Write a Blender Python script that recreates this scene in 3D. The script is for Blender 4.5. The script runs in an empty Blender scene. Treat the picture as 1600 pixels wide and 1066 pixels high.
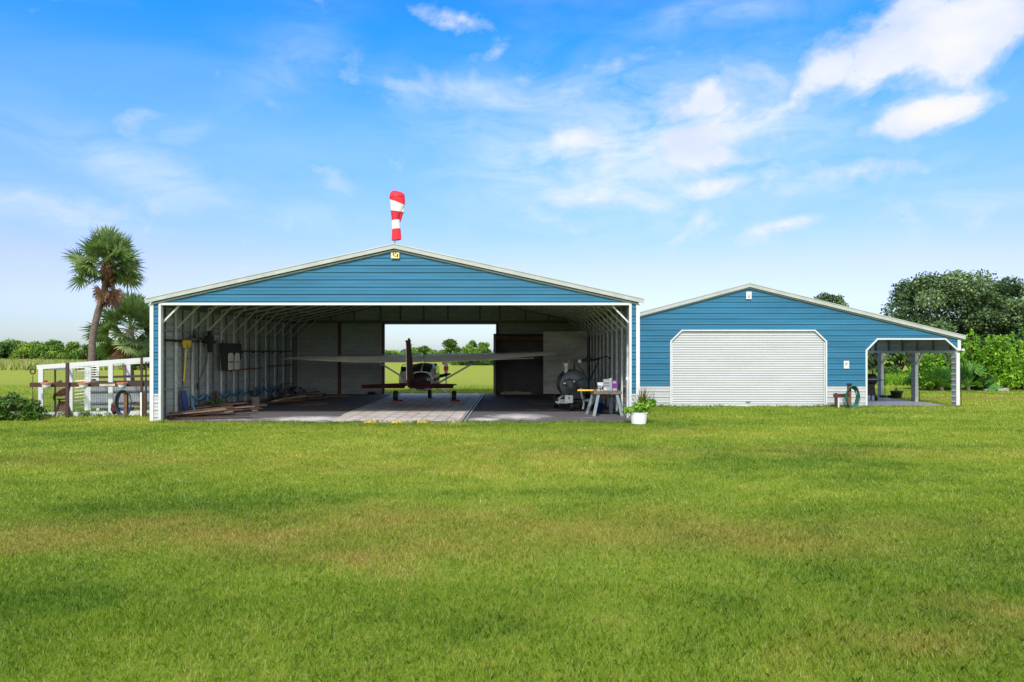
import bpy, math, random
import numpy as np
from mathutils import Vector, Matrix, Euler
R = math.radians
rnd = random.Random(7)
nrs = np.random.RandomState(11)
F = 1067.0; CAMH = 2.2; HOR = 552.0
scene = bpy.context.scene
COL = scene.collection

def X(px, Y): return (px - 800.0) * Y / F
def Z(py, Y): return CAMH - (py - HOR) * Y / F
def GY(py): return CAMH * F / (py - HOR)

# ------------------------------------------------------------------ materials
def newmat(name):
    m = bpy.data.materials.new(name); m.use_nodes = True
    nt = m.node_tree; nt.nodes.clear()
    out = nt.nodes.new('ShaderNodeOutputMaterial')
    return m, nt, out

def N(nt, t, **kw):
    n = nt.nodes.new(t)
    for k, v in kw.items():
        if k == 'ins':
            for a, b in v.items():
                n.inputs[a].default_value = b
        else: setattr(n, k, v)
    return n

def L(nt, a, b): nt.links.new(a, b)

def mth(nt, op, a, b=None, c=None, clamp=False):
    n = nt.nodes.new('ShaderNodeMath'); n.operation = op; n.use_clamp = clamp
    for i, v in enumerate((a, b, c)):
        if v is None: continue
        if isinstance(v, (int, float)): n.inputs[i].default_value = v
        else: nt.links.new(v, n.inputs[i])
    return n.outputs[0]

def mixc(nt, fac, a, b, blend='MIX'):
    n = nt.nodes.new('ShaderNodeMix'); n.data_type = 'RGBA'; n.blend_type = blend
    for i, v in ((0, fac), (6, a), (7, b)):
        if isinstance(v, (int, float)): n.inputs[i].default_value = v
        elif isinstance(v, tuple): n.inputs[i].default_value = (*v[:3], 1)
        else: nt.links.new(v, n.inputs[i])
    return n.outputs[2]

def noise(nt, vec, scale, detail=3, rough=0.55, dist=0.0):
    n = nt.nodes.new('ShaderNodeTexNoise')
    n.inputs['Scale'].default_value = scale; n.inputs['Detail'].default_value = detail
    n.inputs['Roughness'].default_value = rough; n.inputs['Distortion'].default_value = dist
    if vec is not None: nt.links.new(vec, n.inputs['Vector'])
    return n.outputs['Fac']

def mapping(nt, vec, scale=(1, 1, 1), loc=(0, 0, 0), rot=(0, 0, 0)):
    n = nt.nodes.new('ShaderNodeMapping')
    n.inputs['Scale'].default_value = scale; n.inputs['Location'].default_value = loc
    n.inputs['Rotation'].default_value = rot
    nt.links.new(vec, n.inputs['Vector'])
    return n.outputs[0]

def ramp(nt, fac, stops, interp='LINEAR'):
    n = nt.nodes.new('ShaderNodeValToRGB'); cr = n.color_ramp; cr.interpolation = interp
    while len(cr.elements) < len(stops): cr.elements.new(0.5)
    for e, (p, c) in zip(cr.elements, stops):
        e.position = p; e.color = (*c[:3], 1)
    nt.links.new(fac, n.inputs[0])
    return n.outputs[0]

def simple(name, col, rough=0.5, metal=0.0, var=0.12, vscale=3.0, bump=0.0, bscale=40, dirt=None, spec=0.5, stretch=(1, 1, 1)):
    m, nt, out = newmat(name)
    p = N(nt, 'ShaderNodeBsdfPrincipled')
    p.inputs['Roughness'].default_value = rough; p.inputs['Metallic'].default_value = metal
    p.inputs['Specular IOR Level'].default_value = spec
    tc = N(nt, 'ShaderNodeNewGeometry').outputs['Position']
    v = mapping(nt, tc, stretch)
    f = noise(nt, v, vscale, 5)
    lo = tuple(c * (1 - var) for c in col); hi = tuple(min(1, c * (1 + var)) for c in col)
    c = ramp(nt, f, [(0.3, lo), (0.7, hi)])
    if dirt:
        f2 = noise(nt, v, vscale * 2.3, 6, 0.7)
        c = mixc(nt, ramp(nt, f2, [(0.52, (0, 0, 0)), (0.72, (1, 1, 1))]), c, dirt)
    L(nt, c, p.inputs['Base Color'])
    rr = mth(nt, 'MULTIPLY_ADD', f, 0.2, rough - 0.1)
    L(nt, rr, p.inputs['Roughness'])
    if bump:
        b = N(nt, 'ShaderNodeBump'); b.inputs['Strength'].default_value = bump; b.inputs['Distance'].default_value = 0.02
        L(nt, noise(nt, tc, bscale, 4), b.inputs['Height']); L(nt, b.outputs[0], p.inputs['Normal'])
    L(nt, p.outputs[0], out.inputs[0])
    return m

M = {}
M['blue'] = simple('blue_siding', (0.022, 0.134, 0.240), 0.45, 0, 0.16, 1.2, 0.08, 3, spec=0.35, stretch=(0.3, 1, 3))
M['white'] = simple('white_trim', (0.54, 0.56, 0.57), 0.4, 0, 0.05, 2)
M['tin'] = simple('grey_tin', (0.25, 0.28, 0.31), 0.5, 0, 0.12, 3)
M['white_siding'] = simple('white_siding', (0.40, 0.42, 0.44), 0.42, 0, 0.04, 1.5, 0.05, 3, dirt=(0.37, 0.385, 0.39), stretch=(0.4, 1, 2))
M['fascia'] = simple('pale_fascia', (0.36, 0.395, 0.37), 0.45, 0, 0.10, 2, dirt=(0.30, 0.33, 0.31))
M['roof'] = simple('roof_metal', (0.42, 0.44, 0.44), 0.45, 0.2, 0.1, 1)
M['liner'] = simple('grey_liner', (0.37, 0.41, 0.41), 0.5, 0.0, 0.14, 1.1, 0.05, 5, dirt=(0.27, 0.30, 0.295), stretch=(1, 0.4, 2))
M['galv'] = simple('galvanised_steel', (0.52, 0.56, 0.57), 0.45, 0.0, 0.2, 6, dirt=(0.34, 0.37, 0.38))
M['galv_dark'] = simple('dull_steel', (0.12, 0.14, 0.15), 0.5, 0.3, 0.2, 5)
M['trestle_grey'] = simple('blue_grey_paint', (0.20, 0.25, 0.28), 0.6, 0, 0.2, 6)
M['wood_dark'] = simple('dark_brown_wood', (0.048, 0.019, 0.012), 0.7, 0, 0.35, 9, 0.3, 30, stretch=(1, 1, 6))
M['wood_brown'] = simple('brown_wood', (0.13, 0.062, 0.032), 0.7, 0, 0.35, 8, 0.3, 30)
M['wood_grey'] = simple('weathered_wood', (0.17, 0.125, 0.10), 0.8, 0, 0.35, 10, 0.3, 30)
M['wood_pale'] = simple('pale_board', (0.42, 0.38, 0.32), 0.7, 0, 0.2, 7)
M['rust_wood'] = simple('rust_post', (0.10, 0.052, 0.035), 0.7, 0, 0.3, 8)
M['drywall'] = simple('mottled_board', (0.62, 0.62, 0.57), 0.8, 0, 0.35, 1.3, dirt=(0.40, 0.41, 0.39), stretch=(0.5, 1, 1.6))
M['dark_panel'] = simple('dark_panel', (0.07, 0.07, 0.07), 0.6, 0, 0.3, 1.5)
M['black'] = simple('black_rubber', (0.012, 0.012, 0.013), 0.6, 0, 0.3, 12)
M['black_metal'] = simple('black_metal', (0.018, 0.019, 0.021), 0.35, 0.3, 0.3, 12)
M['maroon'] = simple('maroon_paint', (0.050, 0.010, 0.011), 0.65, 0, 0.25, 2.5, dirt=(0.10, 0.03, 0.03), spec=0.15)
M['plane_white'] = simple('aged_white_paint', (0.74, 0.74, 0.68), 0.4, 0, 0.12, 1.5)
M['plane_dark'] = simple('dark_window_glass', (0.015, 0.035, 0.028), 0.08, 0, 0.2, 2)
M['tank'] = simple('tank_grey', (0.085, 0.115, 0.125), 0.42, 0.1, 0.2, 3, dirt=(0.06, 0.075, 0.08))
M['yellow'] = simple('yellow_paint', (0.75, 0.50, 0.03), 0.45, 0, 0.1, 6)
M['blue_plastic'] = simple('blue_plastic', (0.01, 0.045, 0.22), 0.4, 0, 0.15, 5)
M['blue_hose'] = simple('light_blue_hose', (0.08, 0.30, 0.55), 0.4, 0, 0.12, 5)
M['green_hose'] = simple('green_hose', (0.008, 0.09, 0.06), 0.4, 0, 0.25, 8)
M['hose_grey'] = simple('dark_hose', (0.03, 0.035, 0.045), 0.45, 0, 0.2, 8)
M['rust_red'] = simple('red_brown_paint', (0.20, 0.045, 0.02), 0.5, 0, 0.35, 12)
M['red'] = simple('red_paint', (0.62, 0.02, 0.025), 0.5, 0, 0.1, 4)
M['terracotta'] = simple('coconut_liner', (0.42, 0.15, 0.07), 0.85, 0, 0.3, 30, 0.4, 90)
M['pot_white'] = simple('white_pot', (0.70, 0.72, 0.74), 0.45, 0, 0.05, 6, dirt=(0.62, 0.63, 0.64))
M['purple'] = simple('purple_print', (0.16, 0.02, 0.20), 0.5, 0, 0.2, 9)
M['carton'] = simple('white_carton', (0.30, 0.32, 0.38), 0.5, 0, 0.12, 22)
M['teal_print'] = simple('teal_print', (0.22, 0.38, 0.42), 0.5, 0, 0.12, 22)
M['plinth_yellow'] = simple('sign_yellow', (0.62, 0.55, 0.25), 0.5, 0, 0.15, 8)
M['bark'] = simple('bark', (0.10, 0.075, 0.055), 0.9, 0, 0.4, 7, 0.8, 18, stretch=(1, 1, 0.4))
M['palm_bark'] = simple('palm_bark', (0.13, 0.10, 0.08), 0.9, 0, 0.4, 5, 0.9, 14, stretch=(1, 1, 3))
M['stone'] = simple('pale_stone', (0.33, 0.30, 0.26), 0.85, 0, 0.25, 8, 0.5, 20)
M['slab'] = simple('carport_concrete', (0.21, 0.20, 0.22), 0.45, 0, 0.18, 0.9, 0.1, 20, dirt=(0.33, 0.33, 0.35))
M['dustcloth'] = simple('pale_sheet', (0.42, 0.43, 0.36), 0.8, 0, 0.15, 6, 0.5, 12)
M['orange_rust'] = simple('plywood_sheet', (0.25, 0.14, 0.09), 0.8, 0, 0.3, 2)

def sock_mat():
    m, nt, out = newmat('windsock_fabric')
    p = N(nt, 'ShaderNodeBsdfPrincipled'); p.inputs['Roughness'].default_value = 0.75
    a = N(nt, 'ShaderNodeAttribute', attribute_name='along')
    c = ramp(nt, a.outputs['Fac'], [(0, (0.62, 0.012, 0.03)), (0.225, (0.62, 0.64, 0.66)), (0.40, (0.50, 0.010, 0.03)), (0.58, (0.62, 0.64, 0.66)), (0.765, (0.62, 0.012, 0.03))], 'CONSTANT')
    L(nt, c, p.inputs['Base Color']); L(nt, p.outputs[0], out.inputs[0])
    return m
M['sock'] = sock_mat()

def leafmat(name, stops, trans=0.25, rough=0.5):
    m, nt, out = newmat(name)
    a = N(nt, 'ShaderNodeAttribute', attribute_name='rnd')
    c = ramp(nt, a.outputs['Fac'], stops)
    p = N(nt, 'ShaderNodeBsdfPrincipled'); p.inputs['Roughness'].default_value = rough
    p.inputs['Specular IOR Level'].default_value = 0.3
    L(nt, c, p.inputs['Base Color'])
    t = N(nt, 'ShaderNodeBsdfTranslucent')
    L(nt, mixc(nt, 0.5, c, (0.12, 0.22, 0.01)), t.inputs[0])
    mx = N(nt, 'ShaderNodeMixShader'); mx.inputs[0].default_value = trans
    L(nt, p.outputs[0], mx.inputs[1]); L(nt, t.outputs[0], mx.inputs[2]); L(nt, mx.outputs[0], out.inputs[0])
    return m
M['oak'] = leafmat('oak_leaves', [(0, (0.018, 0.042, 0.016)), (0.5, (0.065, 0.125, 0.045)), (1, (0.24, 0.33, 0.13))], 0.12)
M['bush'] = leafmat('bright_bush_leaves', [(0, (0.014, 0.055, 0.005)), (0.4, (0.10, 0.28, 0.012)), (1, (0.36, 0.60, 0.04))], 0.35)
M['bush_mid'] = leafmat('mid_bush_leaves', [(0, (0.018, 0.045, 0.008)), (0.5, (0.06, 0.14, 0.018)), (1, (0.19, 0.31, 0.04))], 0.2)
M['hedge'] = leafmat('hedge_leaves', [(0, (0.03, 0.07, 0.010)), (0.5, (0.11, 0.22, 0.02)), (1, (0.27, 0.40, 0.05))], 0.22)
M['distant'] = leafmat('distant_leaves', [(0, (0.035, 0.075, 0.04)), (0.5, (0.06, 0.12, 0.05)), (1, (0.11, 0.19, 0.06))], 0.1)
M['palm'] = leafmat('palm_leaves', [(0, (0.035, 0.08, 0.03)), (0.5, (0.13, 0.21, 0.07)), (1, (0.42, 0.50, 0.20))], 0.35, 0.4)
M['palm_dead'] = leafmat('dead_palm_leaves', [(0, (0.07, 0.035, 0.02)), (0.5, (0.17, 0.085, 0.045)), (1, (0.30, 0.18, 0.10))], 0.15)
M['palmetto'] = leafmat('palmetto_leaves', [(0, (0.02, 0.08, 0.018)), (0.5, (0.08, 0.22, 0.045)), (1, (0.22, 0.42, 0.08))], 0.25)
M['redleaf'] = leafmat('red_tipped_leaves', [(0, (0.05, 0.05, 0.02)), (0.5, (0.16, 0.12, 0.05)), (1, (0.30, 0.07, 0.05))], 0.2)
M['tallgrass'] = leafmat('meadow_grass', [(0, (0.12, 0.19, 0.03)), (0.5, (0.32, 0.38, 0.08)), (1, (0.52, 0.46, 0.20))], 0.3)

# lawn colour: shared between the ground sheet and the blades (real wear of the lawn, fixed to the ground, plus painted near darkening)
BROWN = [(0.0, 8.6, 7.5, 0.85, 0.62), (-5.6, 8.2, 2.8, 0.8, 0.75),   # x, y, rx, ry, weight
    (-3.6, 8.5, 2.9, 0.75, 0.95), (-1.2, 7.7, 2.2, 0.5, 0.7), (-5.5, 7.7, 2.0, 0.5, 0.7), (2.4, 8.3, 2.0, 0.8, 0.9), (-0.3, 8.9, 1.2, 0.5, 0.75),
    (3.9, 5.9, 1.1, 0.35, 1.0), (2.7, 5.2, 0.9, 0.28, 0.9), (6.3, 14.6, 1.6, 0.35, 0.7),
    (4.2, 19.0, 1.6, 0.8, 0.45), (-8.0, 14.2, 3.2, 0.7, 0.5), (1.2, 15.2, 4.0, 0.9, 0.5), (8.5, 15.5, 4.0, 0.6, 0.45),
    (24.0, 33.2, 8.5, 1.5, 0.9), (-2.0, 13.0, 3.0, 0.5, 0.4), (-2.5, 36.9, 5.0, 0.45, 0.9), (-3.6, 20.9, 4.0, 0.4, 0.25), (-30.0, 60.0, 10, 12, 0.3)]
GREEN = [(-3.0, 10.0, 5.0, 0.6, 0.9), (1.0, 10.6, 5.0, 0.7, 0.8), (-4.0, 6.0, 3.0, 0.6, 0.7), (0.0, 5.9, 4.0, 0.7, 0.8), (4.0, 7.0, 2.0, 0.5, 0.7), (-4.0, 20.7, 9.0, 0.5, 0.9), (8.0, 11.6, 5.0, 0.8, 0.7),
    (10.0, 26.2, 8.0, 1.0, 0.5), (23.0, 37.5, 9.0, 1.6, 0.7), (-8.0, 12.0, 4.0, 0.6, 0.6)]

def _vn(x, y, seed):
    xi = np.floor(x).astype(np.int64); yi = np.floor(y).astype(np.int64); fx = x - xi; fy = y - yi
    fx = fx * fx * (3 - 2 * fx); fy = fy * fy * (3 - 2 * fy)
    def h(a, b):
        n = (a * 374761393 + b * 668265263 + seed * 1274126177) & 0xffffffff
        n = ((n ^ (n >> 13)) * 1274126177) & 0xffffffff
        return ((n ^ (n >> 16)) & 0xffff) / 65535.0
    return (h(xi, yi) * (1 - fx) + h(xi + 1, yi) * fx) * (1 - fy) + (h(xi, yi + 1) * (1 - fx) + h(xi + 1, yi + 1) * fx) * fy

def fbm(x, y, sc, oc, seed, rough=.55):
    t = 0; a = 1; w = 0
    for k in range(oc): t = t + a * _vn(x * sc * 2 ** k + 17.3 * k, y * sc * 2 ** k - 9.1 * k, seed + k); w += a; a *= rough
    return t / w

def sstep(v, a, b): t = np.clip((v - a) / (b - a), 0, 1); return t * t * (3 - 2 * t)

def lawn_rgb(x, y):
    """growth and wear of the lawn, fixed to the ground, plus darkening painted in towards the camera"""
    qx = x + (fbm(x, y, .45, 4, 3) - .5) * 3.4; qy = y + (fbm(x, y, .6, 4, 9) - .5) * 2.2
    def field(lst):
        acc = np.zeros_like(x)
        for (cx, cy, rx, ry, w) in lst: acc = np.maximum(acc, w * np.exp(-(((qx - cx) / rx) ** 2 + ((qy - cy) / ry) ** 2)))
        return acc
    br = field(BROWN); gr = field(GREEN)
    n1 = fbm(x * .45, y, .38, 4, 21); n2 = fbm(x * .7, y, 1.5, 4, 31); n3 = fbm(x, y, 5.0, 3, 41)
    b = .5 + (n1 - .5) * .85 + (n2 - .5) * .5 + (n3 - .5) * .4 - gr * .17
    A = np.array([.125, .235, .009]); B = np.array([.250, .350, .020]); Cc = np.array([.395, .440, .048])
    t1 = sstep(b, .18, .52)[:, None]; t2 = sstep(b, .50, .82)[:, None]
    c = A * (1 - t1) + B * t1; c = c * (1 - t2) + Cc * t2
    near_dim = (.55 * sstep(-y, -13, -7))[:, None]; c = c * (1 - near_dim) + c * np.array([.60, .78, .48]) * near_dim  # grazing-view brightness put into the colour: lawn darkened towards the camera
    bf = np.clip(br * (.25 + 1.3 * n2) + .22 * (n3 > .66) * sstep(n1, .4, .7), 0, 1)[:, None] * .85
    c = c * (1 - bf) + np.array([.390, .285, .065]) * bf
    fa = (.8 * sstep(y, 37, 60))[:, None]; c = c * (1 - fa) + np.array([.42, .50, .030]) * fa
    return c

def lawn_materials():
    m, nt, out = newmat('lawn_ground')
    p = N(nt, 'ShaderNodeBsdfPrincipled'); p.inputs['Roughness'].default_value = 0.95; p.inputs['Specular IOR Level'].default_value = 0.1
    c = N(nt, 'ShaderNodeAttribute', attribute_name='col').outputs['Color']
    pos = N(nt, 'ShaderNodeNewGeometry').outputs['Position']
    f = noise(nt, pos, 22, 4, 0.7)
    c2 = mixc(nt, ramp(nt, f, [(0.35, (1, 1, 1)), (0.65, (0.4, 0.4, 0.4))]), c, (0.13, 0.15, 0.03))
    L(nt, c2, p.inputs['Base Color'])
    b = N(nt, 'ShaderNodeBump'); b.inputs['Distance'].default_value = 0.05; b.inputs['Strength'].default_value = 0.5
    L(nt, f, b.inputs['Height']); L(nt, b.outputs[0], p.inputs['Normal'])
    L(nt, p.outputs[0], out.inputs[0])
    M['lawn'] = m
    m, nt, out = newmat('grass_blades')
    c = N(nt, 'ShaderNodeAttribute', attribute_name='col').outputs['Color']
    p = N(nt, 'ShaderNodeBsdfDiffuse'); L(nt, c, p.inputs[0])
    t = N(nt, 'ShaderNodeBsdfTranslucent'); L(nt, c, t.inputs[0])
    mx = N(nt, 'ShaderNodeMixShader'); mx.inputs[0].default_value = 0.5
    L(nt, p.outputs[0], mx.inputs[1]); L(nt, t.outputs[0], mx.inputs[2])
    gl_ = N(nt, 'ShaderNodeBsdfGlossy'); gl_.inputs['Roughness'].default_value = .5; gl_.inputs['Color'].default_value = (.9, .95, .8, 1)
    m2 = N(nt, 'ShaderNodeMixShader'); m2.inputs[0].default_value = 0.035
    L(nt, mx.outputs[0], m2.inputs[1]); L(nt, gl_.outputs[0], m2.inputs[2]); L(nt, m2.outputs[0], out.inputs[0])
    M['blades'] = m
lawn_materials()

def gravel_mat():
    m, nt, out = newmat('asphalt_gravel')
    p = N(nt, 'ShaderNodeBsdfPrincipled'); p.inputs['Roughness'].default_value = 0.9
    pos = N(nt, 'ShaderNodeNewGeometry').outputs['Position']
    sx = N(nt, 'ShaderNodeSeparateXYZ'); L(nt, pos, sx.inputs[0])
    f = noise(nt, pos, 45, 4, 0.8)
    c = ramp(nt, f, [(0.3, (0.035, 0.033, 0.037)), (0.55, (0.115, 0.107, 0.117)), (0.72, (0.30, 0.28, 0.30))])
    # pale limestone dust where vehicles drive in, patches with a shape of their own
    acc = None
    for (x, y, rx, ry, w) in [(-6.6, 22.6, 2.2, 1.3, 1.0), (-9.0, 22.2, 1.6, 0.5, 0.7), (0.2, 23.4, 1.5, 1.6, 0.95), (-0.9, 22.4, 0.8, 0.8, 1.0), (1.4, 26.2, 2.4, 0.4, 0.7), (2.6, 22.9, 1.0, 0.5, 0.55), (-8.0, 27.0, 1.4, 0.3, 0.4), (-5.5, 29.5, 1.0, 0.25, 0.5)]:
        a = mth(nt, 'DIVIDE', mth(nt, 'SUBTRACT', sx.outputs[0], x), rx); b = mth(nt, 'DIVIDE', mth(nt, 'SUBTRACT', sx.outputs[1], y), ry)
        g = mth(nt, 'MULTIPLY', mth(nt, 'POWER', 2.718, mth(nt, 'MULTIPLY', mth(nt, 'ADD', mth(nt, 'MULTIPLY', a, a), mth(nt, 'MULTIPLY', b, b)), -1.0)), w)
        acc = g if acc is None else mth(nt, 'MAXIMUM', acc, g)
    n2 = noise(nt, mapping(nt, pos, (0.8, 1.6, 1)), 2.6, 6, 0.72)
    k = mth(nt, 'ADD', acc, mth(nt, 'MULTIPLY_ADD', n2, 1.6, -0.85))
    k = ramp(nt, k, [(0.45, (0, 0, 0)), (0.95, (1, 1, 1))])
    c = mixc(nt, k, c, (0.60, 0.58, 0.585))
    L(nt, c, p.inputs['Base Color'])
    b = N(nt, 'ShaderNodeBump'); b.inputs['Distance'].default_value = 0.03; b.inputs['Strength'].default_value = 0.9
    L(nt, f, b.inputs['Height']); L(nt, b.outputs[0], p.inputs['Normal'])
    L(nt, p.outputs[0], out.inputs[0])
    M['gravel'] = m
gravel_mat()

def paver_mat():
    m, nt, out = newmat('concrete_pavers')
    p = N(nt, 'ShaderNodeBsdfPrincipled'); p.inputs['Roughness'].default_value = 0.8
    pos = N(nt, 'ShaderNodeNewGeometry').outputs['Position']
    v = mapping(nt, pos, (1, 1, 1), (0, 0, 0), (0, 0, R(90)))
    bt = N(nt, 'ShaderNodeTexBrick')
    L(nt, v, bt.inputs['Vector'])
    bt.inputs['Scale'].default_value = 1.0; bt.inputs['Brick Width'].default_value = 0.62; bt.inputs['Row Height'].default_value = 0.42
    bt.inputs['Mortar Size'].default_value = 0.018; bt.inputs['Mortar Smooth'].default_value = 0.3
    bt.inputs['Color1'].default_value = (0.48, 0.43, 0.41, 1); bt.inputs['Color2'].default_value = (0.60, 0.52, 0.47, 1); bt.inputs['Mortar'].default_value = (0.09, 0.085, 0.085, 1)
    f = noise(nt, pos, 1.4, 6, 0.7)
    c = mixc(nt, ramp(nt, f, [(0.40, (0, 0, 0)), (0.66, (1, 1, 1))]), bt.outputs['Color'], (0.30, 0.28, 0.28))
    f2 = noise(nt, pos, 0.8, 5, 0.7)
    c = mixc(nt, ramp(nt, f2, [(0.5, (0, 0, 0)), (0.75, (0.7, 0.7, 0.7))]), c, (0.66, 0.60, 0.55))
    L(nt, c, p.inputs['Base Color'])
    b = N(nt, 'ShaderNodeBump'); b.inputs['Distance'].default_value = 0.01; b.inputs['Strength'].default_value = 0.6; b.invert = True
    L(nt, bt.outputs['Fac'], b.inputs['Height']); L(nt, b.outputs[0], p.inputs['Normal'])
    L(nt, p.outputs[0], out.inputs[0])
    M['pavers'] = m
paver_mat()

# ------------------------------------------------------------------ object helpers
def tag(o, label=None, cat=None, group=None, kind=None):
    if label: o['label'] = label
    if cat: o['category'] = cat
    if group: o['group'] = group
    if kind: o['kind'] = kind
    return o

def thing(name, label, cat, loc=(0, 0, 0), group=None, rz=0.0):
    o = bpy.data.objects.new(name, None); COL.objects.link(o)
    o.location = loc; o.rotation_euler = (0, 0, rz)
    o.empty_display_size = 0.2
    return tag(o, label, cat, group)

def world_off(parent):
    v = Vector((0, 0, 0))
    while parent is not None:
        v += parent.location; parent = parent.parent
    return v

def copy_tree(o, parent=None):
    c = o.copy(); COL.objects.link(c); c.parent = parent
    for ch in list(o.children): copy_tree(ch, c)
    return c

class MB:
    def __init__(s): s.v = []; s.f = []
    def add(s, vs, fs):
        n = len(s.v); s.v += [tuple(p) for p in vs]; s.f += [tuple(i + n for i in q) for q in fs]; return s
    def box(s, x0, x1, y0, y1, z0, z1):
        return s.add([(x0, y0, z0), (x1, y0, z0), (x1, y1, z0), (x0, y1, z0), (x0, y0, z1), (x1, y0, z1), (x1, y1, z1), (x0, y1, z1)],
                     [(0, 3, 2, 1), (4, 5, 6, 7), (0, 1, 5, 4), (1, 2, 6, 5), (2, 3, 7, 6), (3, 0, 4, 7)])
    def obox(s, c, size, rot=(0, 0, 0)):
        m = Euler(rot).to_matrix(); c = Vector(c); a, b, d = (q / 2 for q in size)
        vs = [c + m @ Vector(p) for p in ((-a, -b, -d), (a, -b, -d), (a, b, -d), (-a, b, -d), (-a, -b, d), (a, -b, d), (a, b, d), (-a, b, d))]
        return s.add(vs, [(0, 3, 2, 1), (4, 5, 6, 7), (0, 1, 5, 4), (1, 2, 6, 5), (2, 3, 7, 6), (3, 0, 4, 7)])
    def bar(s, p, q, w, h, up=(0, 0, 1)):
        p = Vector(p); q = Vector(q); d = (q - p).normalized(); u = Vector(up)
        if abs(d.dot(u)) > 0.98: u = Vector((0, 1, 0))
        sd = d.cross(u).normalized() * (w / 2); uu = sd.cross(d).normalized() * (h / 2)
        vs = [p - sd - uu, p + sd - uu, p + sd + uu, p - sd + uu, q - sd - uu, q + sd - uu, q + sd + uu, q - sd + uu]
        return s.add(vs, [(0, 3, 2, 1), (4, 5, 6, 7), (0, 1, 5, 4), (1, 2, 6, 5), (2, 3, 7, 6), (3, 0, 4, 7)])
    def tube(s, path, r, n=8, caps=True, flat=None):
        P = [Vector(p) for p in path]; rr = r if isinstance(r, (list, tuple)) else [r] * len(P)
        rings = []; prev = None
        for i, p in enumerate(P):
            t = (P[min(i + 1, len(P) - 1)] - P[max(i - 1, 0)]).normalized()
            if prev is None:
                u = Vector((0, 0, 1)) if abs(t.z) < 0.9 else Vector((0, 1, 0))
                a = t.cross(u).normalized()
            else:
                a = (prev - t * prev.dot(t)).normalized()
            b = t.cross(a).normalized(); prev = a
            fl = flat[i] if flat else 1.0
            rings.append([p + a * math.cos(k * 2 * math.pi / n) * rr[i] + b * math.sin(k * 2 * math.pi / n) * rr[i] * fl for k in range(n)])
        vs = [p for rg in rings for p in rg]; fs = []
        for i in range(len(P) - 1):
            for k in range(n):
                k2 = (k + 1) % n
                fs.append((i * n + k, i * n + k2, (i + 1) * n + k2, (i + 1) * n + k))
        if caps: fs.append(tuple(range(n))[::-1]); fs.append(tuple((len(P) - 1) * n + k for k in range(n)))
        return s.add(vs, fs)
    def lathe(s, c, prof, n=24, axis='z'):
        c = Vector(c); vs = []; fs = []
        for (r, h) in prof:
            for k in range(n):
                a = k * 2 * math.pi / n
                if axis == 'z': vs.append(c + Vector((r * math.cos(a), r * math.sin(a), h)))
                elif axis == 'y': vs.append(c + Vector((r * math.cos(a), h, r * math.sin(a))))
                else: vs.append(c + Vector((h, r * math.cos(a), r * math.sin(a))))
        for i in range(len(prof) - 1):
            for k in range(n):
                k2 = (k + 1) % n
                q = (i * n + k, i * n + k2, (i + 1) * n + k2, (i + 1) * n + k)
                fs.append(q if axis != 'y' else q[::-1])
        return s.add(vs, fs)
    def prism(s, poly, y0, y1):   # polygon in the XZ plane extruded along Y
        n = len(poly)
        vs = [(x, y0, z) for x, z in poly] + [(x, y1, z) for x, z in poly]
        fs = [tuple(range(n)), tuple(range(2 * n - 1, n - 1, -1))] + [(i, i + n, (i + 1) % n + n, (i + 1) % n) for i in range(n)]
        return s.add(vs, fs)
    def prismx(s, poly, x0, x1):  # polygon in the YZ plane extruded along X
        n = len(poly)
        vs = [(x0, y, z) for y, z in poly] + [(x1, y, z) for y, z in poly]
        fs = [tuple(range(n)), tuple(range(2 * n - 1, n - 1, -1))] + [(i, i + n, (i + 1) % n + n, (i + 1) % n) for i in range(n)]
        return s.add(vs, fs)
    def corr(s, O, u, v, nrm, v0, v1, ul, ur, breaks=(), prof='rib', per=0.2286, depth=0.025, off=0.0):
        O = Vector(O); u = Vector(u); v = Vector(v); nrm = Vector(nrm)
        if prof == 'rib': pts = [(0.0, 0), (0.26, 0), (0.30, .2), (0.40, .2), (0.44, 0), (0.70, 0), (0.78, 1), (0.90, 1), (0.98, 0)]
        else: pts = [(0.0, 0), (0.25, .5), (0.5, 1), (0.75, .5)]
        def o_at(z):
            t = (z / per) % 1.0; q = pts + [(1.0, pts[0][1])]
            for a, b in zip(q, q[1:]):
                if a[0] <= t <= b[0]: return a[1] + (b[1] - a[1]) * (t - a[0]) / max(1e-6, b[0] - a[0])
            return 0
        zs = {round(v0, 5), round(v1, 5)} | {round(b, 5) for b in breaks if v0 < b < v1}
        k = int(v0 / per) - 1
        while k * per < v1:
            for t, _ in pts:
                z = (k + t) * per
                if v0 < z < v1: zs.add(round(z, 5))
            k += 1
        zs = sorted(zs); vs = []
        for z in zs:
            o = nrm * (o_at(z) * depth + off)
            vs.append(O + u * ul(z) + v * z + o); vs.append(O + u * ur(z) + v * z + o)
        fs = [(2 * i, 2 * i + 1, 2 * i + 3, 2 * i + 2) for i in range(len(zs) - 1)]
        if u.cross(v).dot(nrm) < 0: fs = [q[::-1] for q in fs]
        return s.add(vs, fs)
    def build(s, name, mat, parent=None, smooth=False, label=None, off=None, attr=None):
        o0 = world_off(parent) if off is None else Vector(off)
        me = bpy.data.meshes.new(name)
        me.from_pydata([(a - o0.x, b - o0.y, c - o0.z) for a, b, c in s.v], [], s.f)
        if attr is not None:
            at = me.attributes.new('along', 'FLOAT', 'POINT'); at.data.foreach_set('value', attr)
        me.materials.append(M[mat] if isinstance(mat, str) else mat)
        if smooth:
            me.polygons.foreach_set('use_smooth', [True] * len(me.polygons))
        me.update()
        o = bpy.data.objects.new(name, me); COL.objects.link(o)
        o.parent = parent
        if label: o['label'] = label
        return o

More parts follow.
